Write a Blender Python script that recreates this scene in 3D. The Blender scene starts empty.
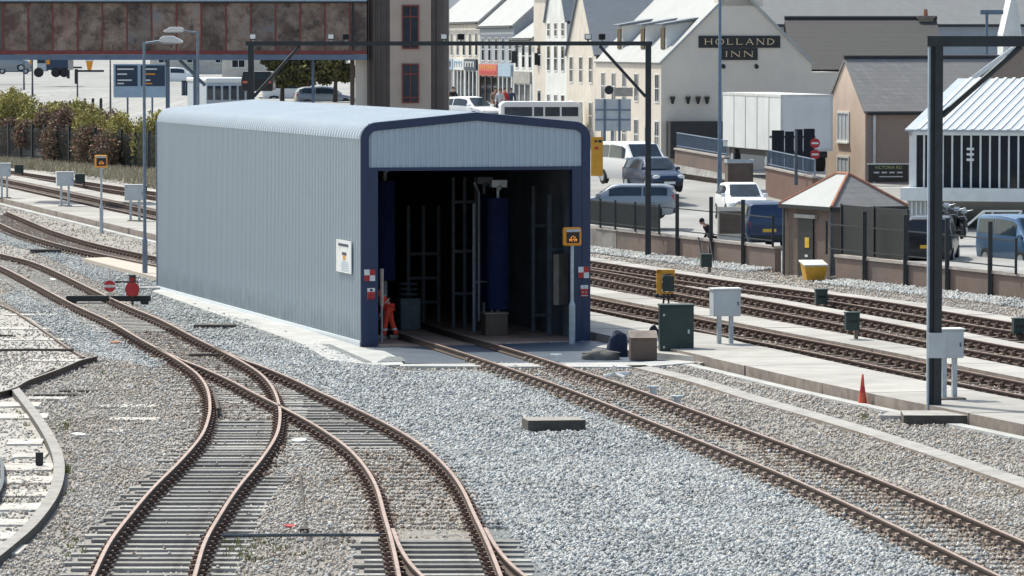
import bpy, math, random
import numpy as np
from mathutils import Vector, Matrix
random.seed(7); rng = np.random.default_rng(7)
sc = bpy.context.scene
COL = sc.collection
H = 8.1; F = 4600.0; PITCH = math.atan2(288-45, F)
CP, SP = math.cos(PITCH), math.sin(PITCH)
def ray(px, py):
    a, b = px-512.0, 288.0-py
    return a, F*CP + b*SP, -F*SP + b*CP
def W(px, py, z=0.0):
    """point of the photograph on the level plane at height z"""
    dx, dy, dz = ray(px, py); t = (z-H)/dz
    return Vector((dx*t, dy*t, z))
def P(px, py, Y):
    dx, dy, dz = ray(px, py); t = Y/dy
    return Vector((dx*t, Y, H+dz*t))
def R(d): return math.radians(d)

# ------------------------------------------------------------ materials
def new_mat(name):
    m = bpy.data.materials.new(name); m.use_nodes = True
    nt = m.node_tree; b = nt.nodes['Principled BSDF']
    return m, nt, b
def N(nt, t, **kw):
    n = nt.nodes.new(t)
    for k, v in kw.items(): setattr(n, k, v)
    return n
def mixc(nt, fac, a, b, blend='MIX'):
    n = N(nt, 'ShaderNodeMix', data_type='RGBA', blend_type=blend)
    for i, v in ((0, fac), (6, a), (7, b)):
        if hasattr(v, 'is_linked') or isinstance(v, bpy.types.NodeSocket): nt.links.new(v, n.inputs[i])
        else: n.inputs[i].default_value = (v if i == 0 else (v[0], v[1], v[2], 1))
    return n.outputs[2]
def noise(nt, scale, detail=4, vec=None, rough=.55):
    n = N(nt, 'ShaderNodeTexNoise'); n.inputs['Scale'].default_value = scale
    n.inputs['Detail'].default_value = detail; n.inputs['Roughness'].default_value = rough
    if vec is not None: nt.links.new(vec, n.inputs['Vector'])
    return n.outputs['Fac']
def ramp(nt, fac, lo, hi):
    n = N(nt, 'ShaderNodeMapRange'); n.inputs[1].default_value = lo; n.inputs[2].default_value = hi
    nt.links.new(fac, n.inputs[0]); return n.outputs[0]
def coords(nt, world=False):
    if world: return N(nt, 'ShaderNodeNewGeometry').outputs['Position']
    return N(nt, 'ShaderNodeTexCoord').outputs['Object']
def bump(nt, b, h, s, d=.02):
    n = N(nt, 'ShaderNodeBump'); n.inputs['Strength'].default_value = s; n.inputs['Distance'].default_value = d
    nt.links.new(h, n.inputs['Height']); nt.links.new(n.outputs[0], b.inputs['Normal'])
def pm(name, c, c2=None, scale=3.0, rough=.7, metal=0.0, bs=0.0, world=False, stain=None, stain_scale=.6, spec=None, bd=.02, thr=(.35,.68)):
    m, nt, b = new_mat(name)
    co = coords(nt, world)
    c2 = c2 or tuple(x*.78 for x in c)
    f = ramp(nt, noise(nt, scale, 6, co), *thr)
    o = mixc(nt, f, c, c2)
    if stain:
        o = mixc(nt, ramp(nt, noise(nt, stain_scale, 8, co, .7), .5, .75), o, stain)
    nt.links.new(o, b.inputs['Base Color'])
    b.inputs['Roughness'].default_value = rough; b.inputs['Metallic'].default_value = metal
    if spec is not None: b.inputs['Specular IOR Level'].default_value = spec
    if bs: bump(nt, b, noise(nt, scale*6, 5, co), bs, bd)
    return m
def brick_mat(name, c1, c2, mortar, bw=.225, bh=.075, mort=.01, rough=.9, stain=None, slope=1.0, bs=.4):
    m, nt, b = new_mat(name)
    co = coords(nt)
    s = N(nt, 'ShaderNodeSeparateXYZ'); nt.links.new(co, s.inputs[0])
    a = N(nt, 'ShaderNodeMath', operation='ADD'); nt.links.new(s.outputs[0], a.inputs[0]); nt.links.new(s.outputs[1], a.inputs[1])
    z = N(nt, 'ShaderNodeMath', operation='MULTIPLY'); nt.links.new(s.outputs[2], z.inputs[0]); z.inputs[1].default_value = slope
    cmb = N(nt, 'ShaderNodeCombineXYZ'); nt.links.new(a.outputs[0], cmb.inputs[0]); nt.links.new(z.outputs[0], cmb.inputs[1])
    t = N(nt, 'ShaderNodeTexBrick'); nt.links.new(cmb.outputs[0], t.inputs['Vector'])
    t.inputs['Scale'].default_value = 1; t.inputs['Brick Width'].default_value = bw; t.inputs['Row Height'].default_value = bh
    t.inputs['Mortar Size'].default_value = mort
    for k, c in (('Color1', c1), ('Color2', c2), ('Mortar', mortar)): t.inputs[k].default_value = (*c, 1)
    f = ramp(nt, noise(nt, 1.3, 7, co), .35, .7)
    o = mixc(nt, f, t.outputs['Color'], tuple(x*.75 for x in c1))
    f2 = ramp(nt, noise(nt, 30, 2, co), .3, .7); o = mixc(nt, f2, o, c2)
    if stain: o = mixc(nt, ramp(nt, noise(nt, .5, 8, co, .7), .5, .72), o, stain)
    nt.links.new(o, b.inputs['Base Color']); b.inputs['Roughness'].default_value = rough
    if bs: bump(nt, b, t.outputs['Fac'], -bs, .01)
    return m
def island_mat(name, cols, rough=.9, patch=None, patch_scale=.5, spec=.3):
    """each stone of a heap its own tone"""
    m, nt, b = new_mat(name)
    g = N(nt, 'ShaderNodeNewGeometry')
    r = N(nt, 'ShaderNodeValToRGB'); r.color_ramp.interpolation = 'CONSTANT'
    nt.links.new(g.outputs['Random Per Island'], r.inputs[0])
    el = r.color_ramp.elements
    while len(el) < len(cols): el.new(.5)
    for i, c in enumerate(cols): el[i].position = i/len(cols); el[i].color = (*c, 1)
    o = r.outputs[0]
    if patch:
        f = ramp(nt, noise(nt, patch_scale, 6, g.outputs['Position'], .65), .42, .66)
        o = mixc(nt, f, o, patch, 'MULTIPLY')
    nt.links.new(o, b.inputs['Base Color']); b.inputs['Roughness'].default_value = rough
    b.inputs['Specular IOR Level'].default_value = spec
    return m
def emit_mat(name, c, s):
    m, nt, b = new_mat(name); b.inputs['Base Color'].default_value = (*c, 1)
    b.inputs['Emission Color'].default_value = (*c, 1); b.inputs['Emission Strength'].default_value = s
    return m
M = {}
M['rail_side'] = pm('rusty steel side', (.085,.052,.04), (.045,.03,.024), 8, .8)
M['rail_top'] = pm('rail head worn rust', (.45,.325,.27), (.33,.23,.185), 2.5, .5, .25, world=True)
M['rail_top_main'] = pm('rail head used', (.40,.26,.20), (.27,.165,.125), 3, .5, .2, world=True)
M['chair'] = pm('cast iron rust', (.17,.105,.08), (.085,.055,.045), 14, .85)
M['timber'] = pm('weathered sleeper', (.40,.385,.36), (.24,.225,.21), 4, .92, stain=(.50,.49,.47), stain_scale=1.1, bs=.4)
M['timber_brown'] = pm('brown sleeper', (.27,.215,.18), (.14,.11,.09), 4, .92, bs=.4)
M['timber_dark'] = pm('creosoted timber', (.06,.052,.048), (.10,.09,.08), 5, .9)
M['timber_end'] = pm('pale timber top', (.34,.32,.29), (.24,.22,.20), 5, .9)  # upper face of the big baulk, paler than its sides
M['conc_pale'] = pm('pale concrete', (.44,.42,.39), (.36,.345,.32), 1.2, .9, stain=(.33,.32,.30), stain_scale=.5, world=True, bs=.15)
M['chair_pale'] = pm('dusty clips', (.42,.34,.29), (.22,.16,.13), 14, .85)
m, nt, b = new_mat('cast slab concrete'); g = N(nt, 'ShaderNodeNewGeometry')
o = mixc(nt, ramp(nt, noise(nt, 1.2, 6, g.outputs['Position']), .35, .68), (.46,.44,.41), (.37,.355,.33))
o = mixc(nt, ramp(nt, noise(nt, .45, 8, g.outputs['Position'], .7), .5, .75), o, (.30,.28,.255))
tn = N(nt, 'ShaderNodeMapRange'); tn.inputs[3].default_value = .84; tn.inputs[4].default_value = 1.04; nt.links.new(g.outputs['Random Per Island'], tn.inputs[0])
cm = N(nt, 'ShaderNodeCombineColor'); [nt.links.new(tn.outputs[0], cm.inputs[i]) for i in range(3)]
o = mixc(nt, 1.0, o, cm.outputs[0], 'MULTIPLY'); nt.links.new(o, b.inputs['Base Color']); b.inputs['Roughness'].default_value = .92
bump(nt, b, noise(nt, 9, 5, g.outputs['Position']), .2); M['conc_slab'] = m
M['conc_white'] = pm('fresh concrete', (.45,.45,.44), (.37,.37,.36), 1.5, .9, stain=(.58,.58,.58), stain_scale=.7, world=True, bs=.15)
M['conc_riser'] = pm('dirty concrete riser', (.30,.25,.215), (.18,.15,.13), 3, .95, stain=(.36,.31,.27), world=True, bs=.3)
M['conc_grey'] = pm('grey concrete', (.42,.40,.38), (.30,.29,.27), 3, .92, stain=(.22,.20,.18), bs=.25)
M['conc_damp_shade'] = pm('damp concrete with shade in colour', (.085,.11,.15), (.06,.078,.108), 1.4, .5, stain=(.12,.145,.18), stain_scale=.8, world=True, bs=.1)  # damp blue grey, with the shed's shade darkened into the colour
M['kerb_stone'] = pm('edge stones', (.38,.36,.335), (.26,.245,.225), 4, .92, world=True, bs=.3)
M['old_slab'] = pm('dusty slab', (.66,.63,.58), (.40,.37,.34), 2.5, .95, stain=(.28,.26,.24), stain_scale=1.3, world=True, bs=.4)
def clad_mat(name, c, dirt, amt=.5):
    m, nt, b = new_mat(name); co = coords(nt)
    mp = N(nt, 'ShaderNodeMapping'); mp.inputs['Scale'].default_value = (2.6, 2.6, .10); nt.links.new(co, mp.inputs[0])
    f = ramp(nt, noise(nt, 1.0, 6, mp.outputs[0], .6), .42, .75)
    mul = N(nt, 'ShaderNodeMath', operation='MULTIPLY'); nt.links.new(f, mul.inputs[0]); mul.inputs[1].default_value = amt
    o = mixc(nt, mul.outputs[0], c, dirt)
    g = ramp(nt, noise(nt, .45, 5, co), .3, .7); o = mixc(nt, g, o, tuple(x*.95 for x in c), 'MIX') if False else o
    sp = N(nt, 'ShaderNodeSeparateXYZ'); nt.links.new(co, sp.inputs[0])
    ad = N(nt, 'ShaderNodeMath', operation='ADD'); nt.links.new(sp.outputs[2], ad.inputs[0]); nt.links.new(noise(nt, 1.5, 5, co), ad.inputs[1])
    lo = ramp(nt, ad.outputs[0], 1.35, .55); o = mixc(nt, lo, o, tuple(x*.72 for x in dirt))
    nt.links.new(o, b.inputs['Base Color']); b.inputs['Roughness'].default_value = .45; b.inputs['Metallic'].default_value = .05
    return m
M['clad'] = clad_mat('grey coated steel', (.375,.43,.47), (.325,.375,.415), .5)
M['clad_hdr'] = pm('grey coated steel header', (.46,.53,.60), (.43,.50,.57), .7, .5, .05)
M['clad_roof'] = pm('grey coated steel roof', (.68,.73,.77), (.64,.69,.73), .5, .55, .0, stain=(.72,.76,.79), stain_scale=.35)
M['navy'] = pm('navy coated steel', (.020,.036,.095), (.017,.031,.083), 1, .4)
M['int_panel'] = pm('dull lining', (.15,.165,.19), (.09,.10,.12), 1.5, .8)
M['int_floor'] = pm('wash floor', (.58,.38,.29), (.34,.23,.18), 1.1, .6, world=True)
M['galv'] = pm('galvanised steel', (.50,.54,.58), (.38,.42,.46), 6, .45, .5)
M['galv_dull'] = pm('dull galvanised', (.11,.13,.15), (.07,.085,.10), 6, .6, .3)
M['brush'] = pm('blue bristles', (.010,.023,.11), (.008,.017,.075), 12, .85, bs=.8, bd=.05)
M['mast'] = pm('dark painted steel', (.022,.03,.036), (.014,.019,.023), 5, .5)
M['mast_lit'] = pm('flange with sun in colour', (.34,.40,.47), (.26,.31,.37), 5, .5, .2)  # sunlit left edge of the mast, put into a paler colour
M['pole'] = pm('lamp post steel', (.22,.27,.33), (.16,.20,.25), 6, .55, .3)
M['pole_blue'] = pm('blue grey post', (.17,.24,.33), (.12,.18,.26), 5, .5, .1)
M['white'] = pm('white paint', (.80,.81,.80), (.70,.71,.70), 2, .5)
M['dirtywhite'] = pm('aged white paint', (.72,.72,.70), (.55,.55,.53), 2, .6)
M['cabinet'] = pm('light grey cabinet', (.54,.57,.59), (.45,.48,.50), 2, .5)
M['green'] = pm('dark green cabinet', (.018,.042,.040), (.012,.03,.03), 3, .45)
M['black'] = pm('black paint', (.015,.017,.02), (.022,.024,.028), 5, .55)
M['rubber'] = pm('tyre rubber', (.02,.02,.021), (.03,.03,.03), 9, .85)
M['glass'] = pm('dark glass', (.015,.02,.027), (.01,.014,.02), 2, .08)
M['glass_blue'] = pm('vehicle glass', (.035,.055,.075), (.02,.03,.045), 2, .08)
M['red'] = pm('red paint', (.50,.03,.035), (.42,.025,.03), 4, .5)
M['cream_board'] = pm('cream board', (.50,.44,.375), (.44,.38,.32), 3, .8, bs=.2)
M['brick_red_dk'] = pm('red lens', (.35,.01,.01), (.25,.01,.01), 4, .3)
M['orange'] = pm('orange trim', (.85,.33,.03), (.75,.28,.02), 4, .5)
M['amber'] = pm('amber paint', (.70,.34,.03), (.60,.29,.03), 3, .55)
M['yellow'] = pm('yellow paint', (.82,.50,.05), (.68,.40,.04), 4, .5)
M['yellow_bin'] = pm('yellow plastic', (.66,.36,.04), (.56,.30,.03), 3, .5)
M['cone'] = pm('cone orange', (.72,.12,.06), (.60,.08,.04), 8, .6)
M['brownbox'] = pm('brown cabinet', (.135,.095,.075), (.10,.07,.055), 3, .6)
M['navy_cloth'] = pm('navy cloth', (.018,.028,.065), (.012,.018,.04), 6, .95, bs=.4)
M['sack'] = pm('grey tarpaulin', (.15,.14,.135), (.10,.095,.09), 5, .9, bs=.5)
M['bluebag'] = pm('blue plastic', (.05,.35,.70), (.04,.28,.6), 5, .4)
M['hivis'] = pm('orange high visibility cloth', (.86,.085,.045), (.72,.06,.03), 8, .8)
M['silver'] = pm('reflective tape', (.75,.77,.78), (.62,.64,.66), 8, .35)
M['skin'] = pm('skin', (.55,.33,.25), (.50,.29,.21), 6, .6)
M['hair'] = pm('dark hair', (.04,.028,.02), (.025,.018,.014), 30, .8)
M['boot'] = pm('work boot', (.42,.38,.34), (.2,.17,.15), 8, .8)
M['cloth_dark'] = pm('black cloth', (.02,.022,.03), (.013,.014,.02), 7, .95)
M['cloth_tan'] = pm('tan cloth', (.30,.22,.17), (.24,.17,.13), 7, .95)
M['cloth_red'] = pm('red cloth', (.45,.04,.05), (.36,.03,.04), 7, .95)
M['cloth_blue'] = pm('blue denim', (.05,.08,.16), (.035,.06,.12), 7, .95)
M['brick'] = brick_mat('brown brick', (.24,.168,.138), (.175,.125,.105), (.27,.23,.205), stain=(.14,.12,.11))
M['brick_warm'] = brick_mat('warm brick', (.27,.155,.12), (.20,.115,.09), (.28,.23,.21))
M['brick_hut'] = brick_mat('hut brick', (.21,.15,.125), (.15,.11,.09), (.23,.20,.18))
M['render_grey'] = pm('stained render', (.29,.265,.245), (.22,.20,.185), 1.2, .95, stain=(.17,.15,.14))
M['coping'] = pm('coping stone', (.46,.41,.37), (.36,.32,.29), 3, .9, world=True, bs=.2)
M['slate_pale'] = brick_mat('pale slate', (.30,.305,.31), (.24,.245,.25), (.19,.195,.20), .3, .2, .006, .75, slope=1.4, bs=.25)  # light grey slate of the far roofs
M['slate_lit'] = brick_mat('slate with sun in colour', (.47,.48,.48), (.41,.42,.42), (.34,.35,.36), .3, .2, .006, .8, stain=(.37,.37,.37), slope=1.4, bs=.2)  # slate whitened to carry sunlight on the slopes facing left
M['slate'] = brick_mat('blue slate', (.22,.25,.29), (.16,.185,.22), (.12,.14,.16), .3, .22, .008, .7, slope=1.4, bs=.4)
M['slate_dark'] = brick_mat('dark slate', (.060,.057,.060), (.042,.042,.045), (.028,.028,.03), 1.2, .34, .04, .7, slope=1.4, bs=.5)
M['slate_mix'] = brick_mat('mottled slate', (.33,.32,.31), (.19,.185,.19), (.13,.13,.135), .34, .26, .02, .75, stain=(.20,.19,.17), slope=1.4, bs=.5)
M['cream'] = pm('cream render', (.72,.655,.575), (.67,.605,.53), .6, .9, stain=(.62,.57,.52), stain_scale=.3, bs=.1)
M['white_render'] = pm('white render', (.78,.78,.76), (.66,.66,.64), .8, .9, stain=(.56,.56,.55), stain_scale=.4)
M['cream_lt'] = pm('pale cream render', (.70,.64,.56), (.58,.53,.46), 1, .9, stain=(.5,.45,.4))
M['grey_render'] = pm('grey render', (.38,.41,.45), (.32,.35,.38), 1, .9)
M['peach'] = pm('peach render', (.64,.50,.41), (.56,.435,.355), 1, .9)
M['pebble'] = pm('brown pebbledash', (.37,.29,.25), (.29,.225,.19), 12, .95, bs=.5)
M['tower_dark'] = pm('dark brown panel', (.125,.098,.09), (.10,.08,.075), 1.5, .6)
M['tower_tan'] = pm('tan panel', (.50,.40,.335), (.44,.35,.295), 1.5, .8, bs=.2)
M['redframe'] = pm('dark red frame', (.21,.040,.035), (.17,.03,.028), 5, .5)
M['bluebeam'] = pm('blue grey girder', (.14,.19,.27), (.11,.15,.22), 1.5, .6)
M['bluebeam_lt'] = pm('pale blue roof edge', (.40,.48,.57), (.34,.41,.5), 1.5, .5)
M['asphalt'] = pm('old road', (.31,.305,.295), (.24,.24,.235), .35, .9, world=True, stain=(.44,.43,.42), stain_scale=.12, bs=.2)
M['pavement'] = pm('pavement', (.52,.50,.47), (.42,.40,.38), .8, .9, world=True, bs=.2)
M['trailer'] = pm('trailer side', (.78,.79,.79), (.70,.71,.71), .9, .5, stain=(.66,.67,.66), stain_scale=.5)
M['gorse'] = island_mat('gorse leaves', [(.28,.28,.09),(.42,.39,.12),(.50,.45,.14),(.34,.31,.12),(.40,.33,.17),(.20,.18,.08)], .9)
M['shrub'] = island_mat('brown shrub leaves', [(.22,.15,.12),(.30,.20,.16),(.17,.12,.10),(.26,.23,.12),(.34,.20,.16),(.12,.10,.07)], .9)
M['treeleaf'] = island_mat('tree leaves', [(.07,.075,.04),(.10,.10,.05),(.14,.13,.05),(.20,.18,.06),(.06,.055,.035)], .9)
M['bark'] = pm('bark', (.10,.075,.06), (.06,.045,.04), 8, .95)
M['weeds'] = island_mat('dry weeds', [(.48,.42,.33),(.40,.35,.27),(.32,.30,.19),(.55,.49,.40),(.28,.26,.16)], .95)
M['greenweed'] = island_mat('green weeds', [(.18,.20,.07),(.26,.25,.09),(.14,.15,.06)], .95)
M['terracotta'] = pm('ridge tile', (.42,.20,.13), (.32,.15,.10), 6, .9)
M['metal_white'] = pm('white metal roof', (.42,.47,.52), (.38,.43,.48), 1, .5)
M['silvercar'] = pm('silver paint', (.30,.33,.37), (.28,.31,.35), 1, .3, .4)
M['whitecar'] = pm('white car paint', (.80,.81,.82), (.77,.78,.79), 1, .3)
M['bluecar'] = pm('dark blue car paint', (.035,.06,.12), (.03,.052,.105), 1, .25, .3)
M['bluevan'] = pm('blue van paint', (.10,.18,.30), (.09,.165,.27), 1, .25, .3)
M['blackcar'] = pm('black car paint', (.02,.023,.03), (.017,.02,.026), 1, .2)
M['sign_blue'] = pm('dark blue sign face', (.025,.045,.085), (.02,.038,.072), 2, .5)
M['sign_lightblue'] = pm('pale blue sign face', (.38,.50,.62), (.33,.44,.56), 2, .5)
M['sign_red'] = pm('red shop fascia', (.66,.13,.10), (.60,.16,.09), 4, .6)
M['gold'] = pm('gold lettering', (.78,.62,.40), (.70,.55,.34), 4, .5)
M['signgreen'] = pm('green lettering', (.35,.42,.18), (.30,.36,.15), 4, .6)
M['lampwhite'] = pm('lamp lens', (.85,.86,.84), (.8,.8,.78), 4, .3)
M['cloth_lblue'] = pm('pale shirt', (.5,.55,.6), (.42,.47,.52), 6, .9)
m, nt, b = new_mat('bridge glazing with painted reflections')   # dark glazing, cloudy reflections painted into the panes as noise
co = coords(nt)
oi = N(nt, 'ShaderNodeObjectInfo'); va = N(nt, 'ShaderNodeVectorMath', operation='ADD'); cx3 = N(nt, 'ShaderNodeCombineXYZ'); m20 = N(nt, 'ShaderNodeMath', operation='MULTIPLY'); m20.inputs[1].default_value = 37
nt.links.new(oi.outputs['Random'], m20.inputs[0]); [nt.links.new(m20.outputs[0], cx3.inputs[i]) for i in range(3)]; nt.links.new(co, va.inputs[0]); nt.links.new(cx3.outputs[0], va.inputs[1]); co = va.outputs[0]
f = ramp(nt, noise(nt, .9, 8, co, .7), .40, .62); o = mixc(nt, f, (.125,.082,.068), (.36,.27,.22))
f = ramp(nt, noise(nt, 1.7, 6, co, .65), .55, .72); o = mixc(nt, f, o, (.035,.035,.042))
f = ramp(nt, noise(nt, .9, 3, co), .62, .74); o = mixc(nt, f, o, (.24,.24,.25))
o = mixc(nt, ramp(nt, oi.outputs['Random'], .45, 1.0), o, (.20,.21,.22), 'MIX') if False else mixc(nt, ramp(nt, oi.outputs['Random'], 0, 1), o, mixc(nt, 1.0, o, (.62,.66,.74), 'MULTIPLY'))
nt.links.new(o, b.inputs['Base Color']); b.inputs['Roughness'].default_value = .22
b.inputs['Specular IOR Level'].default_value = .3
M['bridgeglass'] = m
M['stone_fresh'] = island_mat('fresh granite ballast', [(.46,.48,.48),(.54,.56,.56),(.38,.40,.41),(.50,.51,.51),(.43,.455,.465),(.60,.60,.59),(.33,.35,.36),(.51,.49,.47)], patch=(.78,.765,.75), patch_scale=.55)
M['stone_old'] = island_mat('old brown ballast', [(.50,.465,.425),(.55,.515,.47),(.41,.375,.34),(.50,.47,.435),(.45,.42,.385),(.58,.55,.505),(.35,.32,.29),(.49,.425,.37)], patch=(.80,.745,.69), patch_scale=.5)
M['ground_fresh'] = pm('fresh ballast bed', (.33,.35,.355), (.20,.215,.22), 14, .95, world=True, bs=.9, bd=.05)
M['ground_old'] = pm('old ballast bed', (.46,.425,.385), (.34,.31,.28), 12, .95, world=True, stain=(.42,.40,.37), stain_scale=.4, bs=.9, bd=.05)
M['ground_pale'] = pm('trodden dust', (.46,.435,.40), (.35,.33,.305), 4, .95, world=True, stain=(.30,.285,.27), stain_scale=.9, bs=.5, bd=.03)

M['stone_rust'] = island_mat('rust stained ballast', [(.24,.17,.13),(.32,.24,.19),(.18,.13,.10),(.28,.22,.18),(.36,.29,.24)])
m = bpy.data.materials.new('haze'); m.use_nodes = True; nt = m.node_tree; nt.nodes.clear()
out_ = nt.nodes.new('ShaderNodeOutputMaterial'); pv = nt.nodes.new('ShaderNodeVolumePrincipled'); pv.inputs['Color'].default_value = (.92,.95,1,1); pv.inputs['Density'].default_value = .0005; pv.inputs['Anisotropy'].default_value = .2
nt.links.new(pv.outputs[0], out_.inputs['Volume']); M['haze'] = m
for k_ in ('timber','timber_brown'):      # every sleeper has weathered differently
    nt = M[k_].node_tree; b = nt.nodes['Principled BSDF']; src = b.inputs['Base Color'].links[0].from_socket
    oi = N(nt, 'ShaderNodeObjectInfo'); tn = N(nt, 'ShaderNodeMapRange'); tn.inputs[3].default_value = .55; tn.inputs[4].default_value = 1.12; nt.links.new(oi.outputs['Random'], tn.inputs[0])
    cm = N(nt, 'ShaderNodeCombineColor'); [nt.links.new(tn.outputs[0], cm.inputs[i]) for i in range(3)]
    nt.links.new(mixc(nt, 1.0, src, cm.outputs[0], 'MULTIPLY'), b.inputs['Base Color'])
# ------------------------------------------------------------ mesh builder
class MB:
    def __init__(s): s.v = []; s.f = []; s.mi = []
    def add(s, vs, fs, mi=0):
        o = len(s.v); s.v += [tuple(v) for v in vs]; s.f += [tuple(i+o for i in f) for f in fs]; s.mi += [mi]*len(fs); return s
    def box(s, x0, x1, y0, y1, z0, z1, mi=0, mat=None):
        vs = [(x,y,z) for z in (z0,z1) for y in (y0,y1) for x in (x0,x1)]
        if mat: vs = [mat @ Vector(v) for v in vs]
        return s.add(vs, [(0,2,3,1),(4,5,7,6),(0,1,5,4),(2,6,7,3),(0,4,6,2),(1,3,7,5)], mi)
    def cbox(s, c, sz, mi=0, rz=0, mat=None):
        T = Matrix.Translation(c) @ (mat or Matrix.Rotation(rz, 4, 'Z'))
        return s.box(-sz[0]/2, sz[0]/2, -sz[1]/2, sz[1]/2, -sz[2]/2, sz[2]/2, mi, T)
    def prism(s, poly, a0, a1, axis='z', mi=0):
        """poly extruded from a0 to a1 along an axis; poly counter-clockwise"""
        def pt(p, a):
            return {'z': (p[0],p[1],a), 'y': (p[0],a,p[1]), 'x': (a,p[0],p[1])}[axis]
        n = len(poly); vs = [pt(p,a0) for p in poly]+[pt(p,a1) for p in poly]
        fs = [tuple(range(n))[::-1], tuple(range(n,2*n))]+[(i,(i+1)%n,(i+1)%n+n,i+n) for i in range(n)]
        return s.add(vs, fs, mi)
    def slab(s, quad, th, mi=0):
        """quad (world corners) thickened downwards along its normal"""
        q = [Vector(p) for p in quad]; n = (q[1]-q[0]).cross(q[2]-q[0]).normalized()
        if n.z < 0: n = -n; q = q[::-1]
        k = len(q); vs = q+[p-n*th for p in q]
        return s.add(vs, [tuple(range(k)), tuple(range(2*k-1,k-1,-1))]+[(i,i+k,(i+1)%k+k,(i+1)%k) for i in range(k)], mi)
    def tube(s, pts, r, seg=8, mi=0, cap=True, r2=None):
        pts = [Vector(p) for p in pts]; n = len(pts); rings = []; o = len(s.v)
        for i, p in enumerate(pts):
            d = (pts[min(i+1,n-1)]-pts[max(i-1,0)]).normalized()
            a = d.cross(Vector((0,0,1)) if abs(d.z) < .95 else Vector((1,0,0))).normalized(); b_ = d.cross(a)
            rr = r if r2 is None else r+(r2-r)*i/(n-1)
            if isinstance(r, (list,tuple)): rr = r[i]
            rings.append([p+(a*math.cos(t)+b_*math.sin(t))*rr for t in [2*math.pi*k/seg for k in range(seg)]])
        vs = [v for rg in rings for v in rg]
        fs = [(i*seg+k, (i+1)*seg+k, (i+1)*seg+(k+1)%seg, i*seg+(k+1)%seg) for i in range(n-1) for k in range(seg)]
        if cap: fs += [tuple(range(seg)), tuple(range((n-1)*seg, n*seg))[::-1]]
        return s.add(vs, fs, mi)
    def disc(s, c, r, ax, th, seg=20, mi=0):
        c = Vector(c); a = Vector(ax).normalized(); return s.tube([c-a*th/2, c+a*th/2], r, seg, mi)
    def sphere(s, c, r, seg=10, rings=6, mi=0, sc_=(1,1,1)):
        c = Vector(c); vs = []; fs = []
        for i in range(rings+1):
            t = math.pi*i/rings
            for k in range(seg):
                p = 2*math.pi*k/seg; vs.append(c+Vector((r*sc_[0]*math.sin(t)*math.cos(p), r*sc_[1]*math.sin(t)*math.sin(p), r*sc_[2]*math.cos(t))))
        for i in range(rings):
            for k in range(seg): fs.append((i*seg+k,(i+1)*seg+k,(i+1)*seg+(k+1)%seg,i*seg+(k+1)%seg))
        return s.add(vs, fs, mi)
    def build(s, name, mats, parent=None, smooth=False, bevel=0, loc=None, rz=0):
        me = bpy.data.meshes.new(name); me.from_pydata(s.v, [], s.f)
        for m_ in (mats if isinstance(mats, (list,tuple)) else [mats]): me.materials.append(m_)
        if any(s.mi): me.polygons.foreach_set('material_index', s.mi)
        if smooth: me.polygons.foreach_set('use_smooth', [True]*len(me.polygons))
        me.update(); o = bpy.data.objects.new(name, me); COL.objects.link(o)
        if parent is not None: o.parent = parent
        if loc is not None: o.location = loc; o.rotation_euler = (0,0,rz)
        if bevel:
            md = o.modifiers.new('bevel', 'BEVEL'); md.width = bevel; md.segments = 2; md.limit_method = 'ANGLE'
        return o
def thing(name, label, cat, loc=(0,0,0), rz=0, group=None):
    o = bpy.data.objects.new(name, None); COL.objects.link(o); o.location = loc; o.rotation_euler = (0,0,rz)
    o.empty_display_size = .2
    o['label'] = label; o['category'] = cat
    if group: o['group'] = group
    return o
def tag(o, label, cat, group=None):
    o['label'] = label; o['category'] = cat
    if group: o['group'] = group
    return o
def kind(o, k, label=None):
    o['kind'] = k
    if label: o['label'] = label
    return o
def dup(o, parent=None, **kw):
    c = o.copy(); COL.objects.link(c); c.parent = parent
    for k in ('loc','rz','label','group'):
        if k in kw:
            if k == 'loc': c.location = kw[k]
            elif k == 'rz': c.rotation_euler = (0,0,kw[k])
            else: c[k] = kw[k]
    for ch in list(o.children): dup(ch, c)
    return c
def lettering(word, h, mat, name, parent, loc, rot, depth=.01, space=1.0, bold=0):
    cu = bpy.data.curves.new(name, 'FONT'); cu.body = word; cu.size = h*1.38; cu.extrude = depth; cu.space_character = space
    cu.offset = bold; cu.align_x = 'CENTER'; cu.align_y = 'CENTER'; cu.materials.append(mat)
    t_ = bpy.data.objects.new(name, cu); COL.objects.link(t_); bpy.context.view_layer.update()
    me = bpy.data.meshes.new_from_object(t_.evaluated_get(bpy.context.evaluated_depsgraph_get())); COL.objects.unlink(t_); bpy.data.objects.remove(t_)
    o = bpy.data.objects.new(name, me); COL.objects.link(o); o.parent = parent; o.location = loc; o.rotation_euler = rot
    return o

# ------------------------------------------------------------ world, sun, camera
SUN_AZ, SUN_EL = R(40), R(54)      # azimuth measured from straight ahead towards the left
sd = Vector((-math.sin(SUN_AZ)*math.cos(SUN_EL), math.cos(SUN_AZ)*math.cos(SUN_EL), math.sin(SUN_EL)))
w = bpy.data.worlds.new("World"); sc.world = w; w.use_nodes = True
nt = w.node_tree; bg = nt.nodes['Background']; sky = nt.nodes.new('ShaderNodeTexSky')
sky.sky_type = 'NISHITA'; sky.sun_disc = False; sky.sun_elevation = SUN_EL; sky.sun_rotation = -SUN_AZ
sky.air_density = 1.0; sky.dust_density = 3.0; sky.ozone_density = 1.0
nt.links.new(sky.outputs[0], bg.inputs[0]); bg.inputs[1].default_value = .14
sl = bpy.data.lights.new('sun', 'SUN'); sl.energy = 3.0; sl.angle = R(.5); sl.color = (1, .965, .91)
so = bpy.data.objects.new('sun', sl); COL.objects.link(so); so.rotation_euler = (-sd).to_track_quat('-Z', 'Y').to_euler()
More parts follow.
